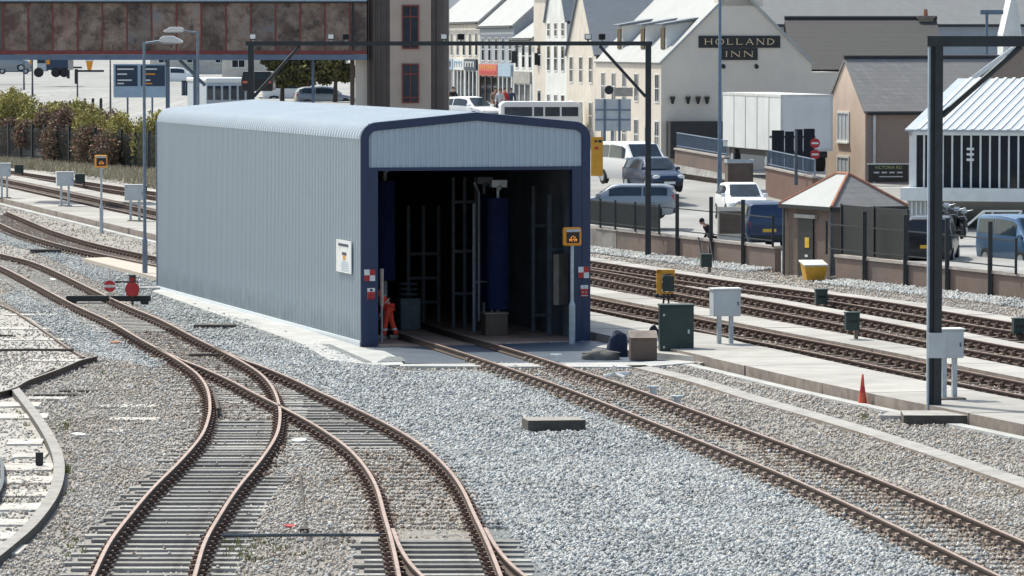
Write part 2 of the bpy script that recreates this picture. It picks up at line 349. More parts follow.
cam = bpy.data.cameras.new('camera'); cam.sensor_width = 36; cam.lens = F/1024*36; cam.clip_end = 5000; cam.clip_start = 1
cao = bpy.data.objects.new('camera', cam); COL.objects.link(cao); cao.location = (0,0,H); cao.rotation_euler = (R(90)-PITCH,0,0); sc.camera = cao
sc.view_settings.view_transform = 'Standard'; sc.view_settings.look = 'None'; sc.view_settings.exposure = .55; sc.view_settings.use_white_balance = True; sc.view_settings.white_balance_temperature = 6700; sc.view_settings.white_balance_tint = 3; sc.view_settings.gamma = 1
sc.cycles.max_bounces = 5; sc.cycles.diffuse_bounces = 3; sc.cycles.glossy_bounces = 2; sc.cycles.use_denoising = True
sc.cycles.use_adaptive_sampling = True
# ============================================================ terrain
BND = [(-60,400),(-36,322),(-22.3,290),(-2,205),(3.5,181.8),(9.5,164.1),(11.2,157.6),(16.07,144.4),(24,120),(40,70),(60,10)]
def bdist(X, Y):
    """signed distance from the railway boundary, positive on the town side"""
    X = np.asarray(X, float); Y = np.asarray(Y, float); best = np.full(X.shape, 1e9); sg = np.zeros(X.shape)
    for (x0,y0),(x1,y1) in zip(BND[:-1], BND[1:]):
        dx, dy = x1-x0, y1-y0; L2 = dx*dx+dy*dy
        t = np.clip(((X-x0)*dx+(Y-y0)*dy)/L2, 0, 1); ex = X-(x0+t*dx); ey = Y-(y0+t*dy); d = np.hypot(ex, ey)
        c = -(dx*ey-dy*ex); s_ = np.where(c >= 0, -1, 1)
        m = d < best; best = np.where(m, d, best); sg = np.where(m, s_, sg)
    return best*sg*-1
TY = [0,140,180,192,210,232,287,330,575,1000,1600,3000]
TZ = [.3,.3,.35,.6,1.6,1.9,4.0,4.3,5.0,9.6,18,60]
def tz(X, Y):
    X = np.asarray(X, float); Y = np.asarray(Y, float)
    d = bdist(X, Y); t = np.interp(Y, TY, TZ)
    far = np.clip(d/np.where(Y > 260, 14., 5.), 0, 1)
    return np.where(d > 2.0, np.minimum(t, .35)+(t-np.minimum(t, .35))*far, 0)
def gz(X, Y): return float(tz(X, Y))
# sign check: a street point must lie on the positive side
if bdist(10, 200) < 0:
    _b = bdist; bdist = lambda X, Y: -_b(X, Y)
xs = np.unique(np.concatenate([np.arange(-60, 60, 1.0), np.linspace(-400,-60,24), np.linspace(60,400,24)]))
ys = np.unique(np.concatenate([np.arange(40, 340, 1.5), np.linspace(-60,40,8), np.linspace(340,1600,50)]))
GX, GY = np.meshgrid(xs, ys); GZ = tz(GX, GY) + (rng.random(GX.shape)-.5)*.02 - .02
v = np.stack([GX, GY, GZ], -1).reshape(-1, 3); nx = len(xs)
ii = (np.arange(len(ys)-1)[:,None]*nx+np.arange(nx-1)[None]).ravel()
fs = np.stack([ii, ii+1, ii+1+nx, ii+nx], -1)
me = bpy.data.meshes.new('ground'); me.from_pydata(v.tolist(), [], fs.tolist())
me.materials.append(M['ground_old']); me.materials.append(M['asphalt'])
cx = (v[fs].mean(1)); dd = bdist(cx[:,0], cx[:,1]); me.polygons.foreach_set('material_index', (dd > 0).astype(np.int32).tolist())
ground = bpy.data.objects.new('ground', me); COL.objects.link(ground); kind(ground, 'structure', 'railway yard ballast rising to old town road surface')

def sheet(name, poly, z, mat, lab=None):
    s = MB(); s.add([(p[0],p[1],z) for p in poly], [tuple(range(len(poly)))])
    o = s.build(name, mat); kind(o, 'structure', lab)
    me = o.data
    if me.polygons[0].normal.z < 0: me.flip_normals()
    return o
def wp(pts, z=0): return [W(a,b,z) for a,b in pts]
FRESH = [wp([(-20,215),(60,240),(100,256),(150,268),(175,284),(280,322),(330,350),(400,372),(520,372),(560,380),(640,410),(760,462),(860,500),(1000,560),(1060,640),(600,640),(520,590),(480,530),(455,482),(430,450),(400,432),(350,410),(300,388),(240,360),(200,340),(150,312),(120,296),(70,268),(30,250),(-20,238)]),
         wp([(20,288),(60,300),(110,325),(150,345),(190,366),(150,368),(100,357),(75,350),(40,325),(0,297)])]
PALE = [wp([(-20,300),(30,318),(75,352),(97,360),(60,374),(20,388),(-20,400)]), wp([(-20,396),(12,392),(38,432),(56,468),(58,490),(46,520),(-20,580)])]
for i, p in enumerate(FRESH): sheet('ballast_bed', p, .002, M['ground_fresh'], 'fresh grey ballast bed')
for i, p in enumerate(PALE): sheet('dusty_ground', p, .006, M['ground_pale'], 'pale trodden dusty ground')

# ============================================================ tracks
def catmull(pts, n=14):
    pts = [Vector(p) for p in pts]; out = []
    P_ = [pts[0]*2-pts[1]]+pts+[pts[-1]*2-pts[-2]]
    for i in range(1, len(P_)-2):
        a,b_,c,d = P_[i-1:i+3]
        for k in range(n):
            t = k/n; out.append(.5*((2*b_)+(c-a)*t+(2*a-5*b_+4*c-d)*t*t+(3*b_-a-3*c+d)*t**3))
    out.append(pts[-1]); return out
def resample(pts, step):
    p = np.array([[q.x,q.y] for q in pts]); s = np.concatenate([[0], np.cumsum(np.hypot(*np.diff(p, axis=0).T))])
    n = max(2, int(s[-1]/step)+1); t = np.linspace(0, s[-1], n)
    q = np.stack([np.interp(t, s, p[:,0]), np.interp(t, s, p[:,1])], 1)
    for _ in range(3): q[1:-1] = (q[:-2]+2*q[1:-1]+q[2:])/4
    return q
def normals(q):
    d = np.gradient(q, axis=0); d /= np.linalg.norm(d, axis=1)[:,None]; return np.stack([d[:,1], -d[:,0]], 1)  # right-hand side of travel
PROF = [(-.065,0),(.065,0),(.065,.012),(.012,.03),(.010,.105),(.034,.118),(.036,.148),(.030,.158),(-.030,.158),(-.036,.148),(-.034,.118),(-.010,.105),(-.012,.03),(-.065,.012)]
def rail_mesh(q, off, z0, name, parent, top, lo=0, hi=None, offs=None):
    nn = normals(q); hi = hi or len(q); k = len(PROF); s = MB()
    vs = []
    for i in range(lo, hi):
        o_ = off if offs is None else offs[i]
        for a, b_ in PROF: vs.append((q[i,0]+nn[i,0]*(o_+a), q[i,1]+nn[i,1]*(o_+a), z0+b_))
    n = hi-lo; fs = []; mi = []
    for i in range(n-1):
        for j in range(k):
            fs.append((i*k+j, (i+1)*k+j, (i+1)*k+(j+1)%k, i*k+(j+1)%k)); mi.append(1 if j == 7 else 0)
    fs += [tuple(range(k))[::-1], tuple(range((n-1)*k, n*k))]; mi += [0,0]
    s.v = vs; s.f = fs; s.mi = mi
    return s.build(name, [M['rail_side'], top], parent)
TRACKS = []   # (sampled centreline, half width of sleepers, z of stones allowed)
def sleeper_mesh(L=2.6, w=.25, h=.13, seed=0, mat=None):
    r = random.Random(seed); s = MB(); s.box(-L/2+r.uniform(-.13,.10), L/2+r.uniform(-.10,.13), -w/2, w/2, -.1, h-.1)
    return s
def chair_mesh():
    s = MB(); s.box(-.17,.17,-.085,.085,0,.03); s.box(.04,.10,-.06,.06,.03,.11); s.box(-.10,-.04,-.06,.06,.03,.11)
    s.box(.10,.14,-.02,.02,.03,.075); s.box(-.14,-.10,-.02,.02,.03,.075); return s
_ch = None
def track(name, label, pts, z=0.045, spacing=.68, smat=None, frontal=False, start=0, end=None, top=None, chairs=True, rails=True, group=None, only=None, sleepers=True, slen=2.6, sink=0, cmat=None, dzf=None):
    """centreline in metres -> two rails, sleepers each with two chairs"""
    q = resample(catmull(pts), .5); TRACKS.append((q, slen/2, spacing, frontal, sleepers))
    root = thing(name, label, 'railway track', (q[0][0], q[0][1], 0), 0, group)
    inv = Vector((q[0][0], q[0][1]))
    ql = q-np.array(inv)
    top = top or M['rail_top']
    if rails:
        for sgn in (-1, 1): rail_mesh(ql, sgn*.755, z+.03, 'rail', root, top)
    if sleepers:
        nn = normals(ql); s = np.concatenate([[0], np.cumsum(np.hypot(*np.diff(ql, axis=0).T))])
        T_ = np.arange(.3, s[-1], spacing); X = np.interp(T_, s, ql[:,0]); Y = np.interp(T_, s, ql[:,1])
        NX = np.interp(T_, s, nn[:,0]); NY = np.interp(T_, s, nn[:,1])
        meshes = []; cm = None
        order = sorted(range(len(T_)), key=lambda i: Y[i]+inv.y)
        if only is not None: order = [i for i in order if only(X[i]+inv.x, Y[i]+inv.y)]
        big, rest = order[:100], order[100:]
        for v_ in range(4):
            s_ = sleeper_mesh(slen, .25, .13, v_); meshes.append(s_)
        base = [None]*4; cb = None
        for n_, i in enumerate(big):
            k = n_ % 4; rz = 0 if frontal else math.atan2(NY[i], NX[i])
            if frontal and NX[i] < 0: rz = 0
            rz += random.uniform(-.012,.012)
            if base[k] is None:
                base[k] = meshes[k].build('sleeper', smat or M['timber'], root); o = base[k]
            else:
                o = base[k].copy(); COL.objects.link(o)
            sk = sink+abs(random.gauss(0,.012))+(dzf(X[i]+inv.x, Y[i]+inv.y) if dzf else 0); o.parent = root; o.location = (X[i], Y[i], z-.03-sk); o.rotation_euler = (0,0,rz)
            if chairs:
                cosang = abs(NX[i]*math.cos(rz)+NY[i]*math.sin(rz)) or 1
                for sgn in (-1,1):
                    if cb is None: c = cb = chair_mesh().build('rail_chair', cmat or M['chair'], o)
                    else: c = cb.copy(); COL.objects.link(c); c.parent = o
                    c.location = (sgn*.755/max(cosang,.5), 0, .032+sk)
        if rest:
            s_ = MB()
            for i in rest:
                rz = math.atan2(NY[i], NX[i]); Tm = Matrix.Translation((X[i],Y[i],z-.03))@Matrix.Rotation(rz,4,'Z')
                s_.box(-slen/2,slen/2,-.125,.125,-.1,.03,0,Tm)
                for sgn in (-1,1): s_.box(sgn*.755-.15,sgn*.755+.15,-.08,.08,.03,.11,1,Tm)
            o = s_.build('sleepers', [smat or M['timber'], M['chair']], root); o['kind'] = 'stuff'
    return root
ZR = .23
def ctr(l): return [W(a,b,ZR).xy.to_3d() for a,b in l]
cF = ctr([(-60,241),(-20,253.5),(20,265),(94.5,302),(135,320),(173.5,341),(209,358),(230.5,366),(263,380),(284.5,391),(315,405.6),(343.5,420),(369,435),(389.5,450),(406.5,467.6),(419.5,488),(429.5,515),(439.4,541),(450,576),(455,600),(459,640)])
cE = ctr([(185,347),(209,360),(226,371),(235,380),(241,390),(244.3,403),(244.5,416),(239,435),(220.5,460),(195,488),(174,516),(157,542),(143.6,576),(134,600),(118,640)])
cG = ctr([(439,528),(447,545),(459,562),(474,576),(500,597),(548,632)])
_a, _a2 = W(362,346.5), W(158,290); _fy = (_a2-_a).normalized(); _fx = Vector((_fy.y,-_fy.x,0))
cD = ctr([(-10,211),(15,222),(39,232),(91,247)])+[_a+_fx*3.15+_fy*37,_a+_fx*3.1+_fy*24,_a+_fx*2.75+_fy*12]+ctr([(424,331.6),(459,342),(512,358.5),(600,388),(706,428),(789,460),(857,488),(960,534),(1060,580)])
def V2(l): return [Vector((a,b,0)) for a,b in l]
cA = V2([(22,102),(17.3,117),(13.7,129),(10.9,139.8),(9.5,144),(7.45,150),(2.8,165),(-2.6,184),(-9.5,208.5),(-18.7,242),(-31,284),(-42,322),(-52,355)])
cB = V2([(20.2,94),(16.2,106.5),(12.55,118.3),(10.06,129),(8.84,133.8),(6.9,141.5),(2.6,158.6),(-.4,170),(-2.9,183)])
cC = V2([(18.3,82),(14.9,94),(11.3,106.2),(9.0,115.2),(7.8,119.8),(6.1,126),(2.1,141.2),(-6.6,174),(-16.5,213),(-28.7,262),(-40,306)])
inshed = lambda x, y: False
track('railway_track', 'curving track running down the middle of the foreground to the right-hand switch', cF, frontal=True, only=lambda x,y: y > 62, dzf=lambda x,y: .055 if 75 < y < 91 else .035 if y > 114 else 0)
track('railway_track', 'rusty branch track swinging off towards the bottom left of the foreground', cE, frontal=True, only=lambda x,y: 62 < y < 117, dzf=lambda x,y: .02 if y > 92 else 0)
track('railway_track', 'short stub of diverging switch rails at the bottom centre edge', cG, frontal=True, only=lambda x,y: 60 < y < 69)
track('railway_track', 'track on pale clips leading straight into the open wash shed', cD, smat=M['timber_brown'], top=M['rail_top'], slen=2.2, sink=.055, cmat=M['chair_pale'], only=lambda x,y: y < 117.3 or y > 154)
track('railway_track', 'furthest of the through tracks, closest to the brick boundary wall', cA, smat=M['timber_brown'], top=M['rail_top_main'], z=.07)
track('railway_track', 'through track joining the wall-side track behind the shed', cB, smat=M['timber_brown'], top=M['rail_top_main'], z=.07)
track('railway_track', 'through track between two raised concrete walkways, nearest the grey shed', cC, smat=M['timber_brown'], top=M['rail_top_main'], z=.07)

# raised concrete walkways beside the through tracks
def strip(name, c, o0, o1, z1, mat, z0=-.05, side=None, kindv='structure', lo=None, hi=None, label=None, parent=None, step=1.0):
    q = resample(catmull(c, 8), step)
    if lo is not None: q = q[(q[:,1] >= lo) & (q[:,1] <= hi)]
    nn = normals(q); s = MB(); n = len(q)
    if q[0][1] > q[-1][1]: pass
    for i in range(n):
        for o_ in (o0, o1):
            for z_ in (z0, z1):
                s.v.append((q[i,0]+nn[i,0]*o_, q[i,1]+nn[i,1]*o_, z_))
    for i in range(n-1):
        a = i*4; b_ = a+4
        for f, m_ in (((a+1,a+3,b_+3,b_+1),0), ((a,a+1,b_+1,b_),1), ((a+2,b_+2,b_+3,a+3),1)): s.f.append(f); s.mi.append(m_)
    s.f += [(0,2,3,1), ((n-1)*4, (n-1)*4+1, (n-1)*4+3, (n-1)*4+2)]; s.mi += [1,1]
    o = s.build(name, [mat, side or M['conc_riser']], parent)
    if kindv: kind(o, kindv, label)
    return o
def slabs(name, c, o0, o1, z1, lo, hi, label, ln=3.0, gap=.03):
    """cast slabs laid end to end with open joints, one sheet of paving"""
    q = resample(catmull(c, 8), .5); q = q[(q[:,1] >= lo) & (q[:,1] <= hi)]
    s_ = np.concatenate([[0], np.cumsum(np.hypot(*np.diff(q, axis=0).T))]); nn = normals(q); m = MB(); t = 0; r_ = random.Random(len(q))
    def at(t, o_): 
        x, y = np.interp(t, s_, q[:,0]), np.interp(t, s_, q[:,1]); a, b_ = np.interp(t, s_, nn[:,0]), np.interp(t, s_, nn[:,1]); return (x+a*o_, y+b_*o_)
    while t < s_[-1]-.2:
        e = min(t+ln-gap, s_[-1]); dz = r_.uniform(-.006,.006); e0, e1 = r_.uniform(-.02,.02), r_.uniform(-.02,.02)
        c4 = [at(t,o0+e0), at(t,o1+e1), at(e,o1+e1), at(e,o0+e0)]; k = len(m.v)
        for z_ in (-.05, z1+dz): m.v += [(x,y,z_) for x,y in c4]
        for f, mi in (((4,5,6,7),0),((0,1,5,4),1),((1,2,6,5),1),((2,3,7,6),1),((3,0,4,7),1)): m.f.append(tuple(i+k for i in f)); m.mi.append(mi)
        t += ln
    o = m.build(name, [M['conc_slab'], M['conc_riser']]); return kind(o, 'structure', label)
# travel is away from the camera (Y grows), so "right" offsets are +X
slabs('walkway', cC, -3.9, -1.35, .27, lo=84, hi=300, label='raised concrete walkway beside the nearest through track')
slabs('walkway', cC, 1.42, 2.75, .22, lo=84, hi=300, label='concrete walkway between through tracks')
slabs('walkway', cB, 1.15, 2.15, .13, lo=96, hi=152, label='narrow concrete walkway between the two wall-side tracks')
slabs('path', cA, 1.25, 2.6, .10, lo=104, hi=345, label='pale path along the boundary side')
slabs('path', cA, -3.0, -1.3, .10, lo=186, hi=340, label='pale walkway')
strip('kerb', cC, -4.35, -4.05, .05, M['conc_white'], side=M['conc_white'], lo=84, hi=250, label='white drain edging at the foot of the walkway')
# slots of ballast in the walkway edge
strip('cable_trough', [W(*p) for p in [(632,368),(700,385),(750,401),(830,424),(900,446),(960,466),(1040,494)]][::-1], -.16, .34, .07, M['conc_grey'], side=M['conc_riser'], label='line of concrete cable trough lids')
# ============================================================ small blocks, kerbs, foreground remains
def block(name, label, cat, px, py, sx, sy, sz, mat, rz=0, group=None, z=0, bev=.015, tilt=0, mats=None):
    p = W(px, py, z); s = MB(); s.box(-sx/2, sx/2, 0, sy, -.03, sz)
    if mats: s.mi = [0,1,0,0,0,0]; 
    o = s.build(name, mats or mat, None, bevel=bev); o.location = p; o.rotation_euler = (tilt,0,rz); return tag(o, label, cat, group)
block('timber_baulk', 'big squared timber lying alone on the pale ballast in front of the shed', 'timber', 557, 433, 1.22, .85, .27, None, rz=R(9), mats=[M['timber_dark'], M['timber_end']])
block('timber_baulk', 'dark slatted timber on the ballast beside the shed side path', 'timber', 214, 329, 1.18, .5, .12, M['timber_dark'], rz=R(-2))
block('timber_baulk', 'dark sleeper lying in the ballast at the far left between tracks', 'timber', 45, 253, 1.2, .4, .14, M['timber_dark'], rz=R(1))
block('point_rod_cover', 'slim black bar lying left of the shed near the red discs', 'cover', 121, 284, 1.15, .25, .1, M['timber_dark'], rz=R(2))
block('concrete_channel', 'short white concrete channel piece by the shed rear corner', 'channel', 152, 291, 1.15, .5, .12, M['conc_white'], rz=R(-2))
for (x,y,l) in ((207,359,.95),(30,354,2.3)):
    a = W(x,y); s = MB(); s.tube([(-l/2,0,.1),(0,.02,.11),(l/2,.05,.1)], .035, 8); o = s.build('iron_rod', M['timber_dark']); o.location = a
    tag(o, 'thin dark iron rod across the curving track' if l < 1 else 'thin iron rod lying on pale dust at the left edge', 'rod')
# walkway crossing board left of the shed
s = MB(); q = [W(82,258,.16),W(112,257,.16),W(158,267,.16),W(170,272,.16),W(170,281,.16),W(158,277.5,.16)]
s.slab(q, .14); o = s.build('crossing_board', [M['cream_board']]); kind(o, None) if 0 else tag(o, 'cream walkway board beside the rear corner of the shed', 'walkway board')
# curved kerb of the dismantled siding, foreground left
ck = [W(*p) for p in [(-30,583),(4,556),(30,533),(49,508),(57,488),(58,468),(52,450),(42,432),(28,412),(14,394)]]
o = strip('curved_kerb', ck, -.09, .12, .15, M['kerb_stone'], side=M['timber_dark'], kindv=None, step=.3); tag(o, 'low curved edging of worn stone sweeping round at the left edge', 'kerb')
orail = [W(*p,.1) for p in [(-25,399),(0,395),(16,390),(26,384),(45,377),(66,369),(80,363),(97,359)]]
q = resample(catmull(orail), .3); root = rail_mesh(q, 0, .02, 'old_rail', None, M['kerb_stone']); tag(root, 'loose old rail curving across the pale ground at left', 'rail')
q = resample(catmull([W(*p,.1) for p in [(36,378),(44,375),(54,370)]]), .3); root = rail_mesh(q, 0, .0, 'old_rail', None, M['rail_side']); tag(root, 'short dark scrap of rail beside the loose old rail', 'rail')
q = resample(catmull([W(*p,.1) for p in [(-20,297),(12,309),(45,330),(66,345),(84,356)]]), .4); root = rail_mesh(q, 0, -.08, 'buried_rail', None, M['conc_riser']); tag(root, 'half buried rusty rail marking the edge of the pale dust', 'rail')
q = resample(catmull([W(*p,.1) for p in [(-12,452),(0,462),(2.5,475),(1,490),(-8,505)]]), .3); root = rail_mesh(q, 0, .02, 'old_rail', None, M['galv_dull']); tag(root, 'bit of curved rail just entering the left edge', 'rail')
# disused siding sleepers lying flush in the dust
GS = 'sleepers of the lifted siding'
rr = random.Random(5)
for i, (x, y, wpx) in enumerate([(16,408,46),(22,420,50),(24,446,36),(28,459,34),(22,472,60),(22,485,56),(24,498,50),(22,512,50),(12,527,46),(8,541,40),(6,556,26)]):
    p = W(x, y); sx = wpx/(4600/p.y); s = MB(); s.box(-sx/2, sx/2, 0, 1.0+rr.uniform(-.1,.4), -.05, .045)
    o = s.build('siding_sleeper', M['old_slab'], bevel=.02); o.location = p; o.rotation_euler = (0,0,R(rr.uniform(-2,4)))
    tag(o, ['pale flat slab near the loose rail end inside the curved kerb, upper one','pale flat slab second down inside the curved kerb','pale slab behind the little post','pale slab just below the little post','fifth pale slab inside the curved kerb at its widest','pale slab at the middle of the curved kerb','seventh pale slab down inside the curved kerb','long pale slab where the kerb turns back','pale slab third from the bottom in the kerb','pale slab second from the bottom in the kerb','lowest pale slab inside the curved kerb'][i], 'slab', GS)
for i, (x, y, wpx) in enumerate([(128,408,62),(132,421,50),(112,433,20),(28,316,50),(22,330,64),(36,341,70),(60,362,70),(40,400,50)]):
    p = W(x, y); sx = wpx/(4600/p.y); s = MB(); s.box(-sx/2, sx/2, 0, .7, -.05, .03)
    o = s.build('siding_sleeper', M['old_slab'], bevel=.015); o.location = p; o.rotation_euler = (0,0,R(rr.uniform(-2,2)))
    tag(o, ['pale half buried slab left of the curving branch rail, upper','pale half buried slab left of the branch rail, lower','tiny pale slab end in old ballast at left','furthest slab in the pale dust at left edge','second slab in the pale dust at left edge','slab in the pale dust above the thin rod','slab in the pale dust above the loose rail','slab beside the loose rail at the left edge'][i], 'slab', GS)
for x, y, l, lab in ((55,397,1.0,'dark wooden batten lying below the loose rail, left one'),(78,393,.9,'dark wooden batten lying below the loose rail, right one'),(6,337,.5,'small dark batten at the left edge of the dust')):
    block('wood_batten', lab, 'batten', x, y, l, .14, .06, M['timber_dark'], rz=R(2), bev=0)
# little black post with foot
p = W(39.5,468); s = MB(); s.box(-.05,.05,-.04,.04,0,.28); s.box(-.07,.07,-.05,.05,.06,.30)
o = s.build('marker_post', M['black']); o.location = p; tag(o, 'little black post standing on pale slabs inside the curved kerb', 'post')
# point rodding and signal wire pieces between the foreground tracks
s = MB(); s.tube([W(200,536,.08),W(300,535,.1),W(392,535,.1)], .03, 6); o = s.build('point_rod', M['galv_dull']); tag(o, 'long thin metal rod crossing between the two foreground tracks', 'rod')
s = MB(); s.tube([W(300,473,.06),W(303,500,.05),W(305.5,533,.06)], .025, 6); s.box(*(lambda p:(p.x-.07,p.x+.07,p.y-.1,p.y+.1,0,.1))(W(304.5,534))); o = s.build('signal_wire', M['timber_dark']); tag(o, 'thin dark cable running down to a small black box between tracks', 'cable')
# frog wing and check rails of the turnout
for pts, lab in (([(214,393),(216.5,401),(218,409)], 'short check rail beside the branch left rail'),):
    q = resample(catmull([W(*p,.2) for p in pts]), .25); o = rail_mesh(q, 0, .06, 'check_rail', None, M['rail_side']); tag(o, lab, 'rail')
# ============================================================ wash shed
p0 = W(362,346.5); _d = W(158,290)-p0; SA = math.atan2(-_d.x, _d.y); SW, SL, EAVE, RIDGE = 6.34, _d.length, 5.99, 6.25; print('shed', math.degrees(SA), SL)
FX = Vector((math.cos(SA), math.sin(SA), 0)); FY = Vector((-math.sin(SA), math.cos(SA), 0))
shed = thing('wash_shed', 'grey ribbed steel train wash shed with navy front frame and open mouth', 'shed', p0, SA)
RC = .42
def arch(off=0, n=8, inset=0):
    """outline left foot -> ridge -> right foot as (x, z, nx, nz)"""
    r = RC-off; out = []
    sl_ = math.atan2(RIDGE-EAVE, SW/2-RC)
    L_ = [(0+off, 0.0), (0+off, EAVE-RC)]
    cx_, cz_ = RC, EAVE-RC
    for k in range(1,n+1):
        t = math.pi-(math.pi/2-sl_)*k/n; L_.append((cx_+r*math.cos(t), cz_+r*math.sin(t)))
    L_.append((SW/2, RIDGE-off*1.0))
    right = [(SW-x, z) for x, z in L_[:-1]][::-1]
    return L_+right
def clad(name, path, y0, y1, mat, parent, pitch=.19, dep=.028, smooth=False):
    """ribbed sheet: path of (x,z) swept along y with trapezoid ribs standing out along the path normal"""
    pr = [(0,0),(.30,0),(.40,1),(.60,1),(.70,0)]
    ysl = []; k = 0; y = y0
    while y < y1:
        for f, h in pr:
            yy = y+f*pitch
            if yy < y1: ysl.append((yy, h*dep))
        y += pitch
    ysl.append((y1, 0))
    n = len(path); nr = []
    for i in range(n):
        a = path[max(i-1,0)]; b_ = path[min(i+1,n-1)]; dx, dz = b_[0]-a[0], b_[1]-a[1]; l = math.hypot(dx,dz); nr.append((-dz/l, dx/l))
    s = MB()
    for yy, h in ysl:
        for (x,z),(nx_,nz_) in zip(path, nr): s.v.append((x+nx_*h, yy, z+nz_*h))
    for j in range(len(ysl)-1):
        for i in range(n-1): s.f.append((j*n+i, (j+1)*n+i, (j+1)*n+i+1, j*n+i+1))
    return s.build(name, mat, parent)
A = arch()
nA = len(A); half = nA//2
wallL = [(0,.12),(0,EAVE-RC)]
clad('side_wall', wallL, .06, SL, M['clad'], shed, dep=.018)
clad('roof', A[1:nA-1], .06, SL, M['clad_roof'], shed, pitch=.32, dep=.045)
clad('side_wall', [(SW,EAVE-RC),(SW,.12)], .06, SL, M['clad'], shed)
s = MB(); s.box(-.05,-.012,.06,SL,0,.14); s.box(SW+.012,SW+.05,.06,SL,0,.14); s.build('base_flashing', M['clad_roof'], shed)
s = MB(); s.box(-.045,.03,SL,SL+.06,0,EAVE-RC+.05); s.build('corner_trim', M['bluebeam'], shed)
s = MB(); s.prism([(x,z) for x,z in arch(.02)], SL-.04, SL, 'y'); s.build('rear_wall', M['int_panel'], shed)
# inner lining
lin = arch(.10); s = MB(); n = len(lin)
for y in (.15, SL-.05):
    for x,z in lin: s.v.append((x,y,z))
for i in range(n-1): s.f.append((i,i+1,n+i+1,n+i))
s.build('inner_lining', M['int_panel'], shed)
# front frame (arch band)
def band(o_out, o_in, y0, y1, mat, name):
    a = arch(o_out); b_ = arch(o_in); s = MB(); n = len(a)
    for y in (y0,y1):
        for p in (a,b_):
            for x,z in p: s.v.append((x,y,z))
    for i in range(n-1):
        s.f += [(i,i+1,n+i+1,n+i), (2*n+i,3*n+i,3*n+i+1,2*n+i+1), (i,2*n+i,2*n+i+1,i+1), (n+i,n+i+1,3*n+i+1,3*n+i)]
    s.f += [(0,n,3*n,2*n), (n-1,3*n-1,4*n-1,2*n-1)]
    return s.build(name, mat, shed)
band(-.035, .19, -.05, .05, M['navy'], 'front_frame')
OPN = 4.74
s = MB(); s.box(.19,.44,-.035,.30,0,OPN); s.build('front_post', M['navy'], shed)
s = MB(); s.box(SW-.47,SW-.19,-.035,.30,0,OPN); s.build('front_post', M['navy'], shed)
s = MB(); s.box(.19,SW-.19,-.03,.12,OPN-.02,OPN+.07); s.build('lintel', M['navy'], shed)
# header panel with vertical ribs
xs_ = []; x = .19; pitch = .172
while x < SW-.19:
    for f, h in ((0,0),(.35,0),(.45,1),(.75,1),(.85,0)):
        if x+f*pitch < SW-.19: xs_.append((x+f*pitch, h*.03))
    x += pitch
xs_.append((SW-.19,0)); s = MB()
def topz(x):
    x = min(x, SW-x); r = RC-.17
    base = EAVE-.17+(RIDGE-EAVE)*(x-RC)/(SW/2-RC) if x > RC else EAVE-RC+math.sqrt(max(r*r-(RC-x)**2, 0))
    return base
for x, h in xs_: s.v += [(x, .02-h, OPN+.06), (x, .02-h, topz(x))]
for i in range(len(xs_)-1): s.f.append((2*i, 2*i+2, 2*i+3, 2*i+1))
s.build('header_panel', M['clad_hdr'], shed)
s = MB(); s.box(.2,SW-.2,.10,.12,OPN,EAVE); s.build('header_lining', M['int_panel'], shed)
# floor, apron
s = MB(); s.box(.05,SW-.05,.0,SL-.05,-.05,.055); o = s.build('shed_floor', M['int_floor'], shed)
s = MB(); s.slab([W(*p,.058) for p in [(366,348.5),(384,350.5),(399,357.5),(406,363),(520,363.5),(640,361.5),(700,357.5),(751,352.5),(700,341),(594,341)]], .2); s.box(0,0,0,0,0,0) if 0 else None; o = s.build('apron', M['conc_damp_shade']); kind(o, 'structure', 'damp concrete apron in front of the shed, shade painted into its colour')
s = MB(); s.slab([W(400,364,.07),W(640,362,.07),W(700,358.5,.07),W(752,353.5,.07),W(752,355.8,.07),W(700,362,.07),W(640,367,.07),W(400,366,.07)], .12); o = s.build('kerb', M['conc_white']); kind(o,'structure','white kerb along the apron edge')
s = MB(); s.slab([W(*p,.05) for p in [(152,291),(168,286),(362,347.3),(382,350),(398,357),(404,364.5),(380,365.5),(330,360),(300,343)]], .07); o = s.build('side_path', M['conc_white']); kind(o, 'structure','white concrete path along the shed side')
s = MB(); s.slab([W(*p,.062) for p in [(322,344),(330,344),(372,362),(364,362)]], .02); o = s.build('gravel_strip', M['ground_fresh']); kind(o,'structure')
s = MB(); s.slab([W(*p,.062) for p in [(377,362),(388,356.5),(401,356.5),(406,361)]], .02); o = s.build('gravel_strip', M['ground_fresh']); kind(o,'structure')
# paved area right of apron joining the walkway
s = MB(); s.slab([W(*p,.2) for p in [(596,347),(660,326),(720,336),(765,349),(772,362),(752,353.5),(700,357)]], .25); o = s.build('concrete_pad', [M['conc_pale']]); kind(o,'structure','pale concrete pad behind the cabinets')
s = MB(); s.slab([W(*p,.1) for p in [(690,357.5),(752,352),(774,358),(776,362),(752,358),(700,363)]], .14); o = s.build('kerb', M['conc_grey']); kind(o,'structure','grey pad edging')

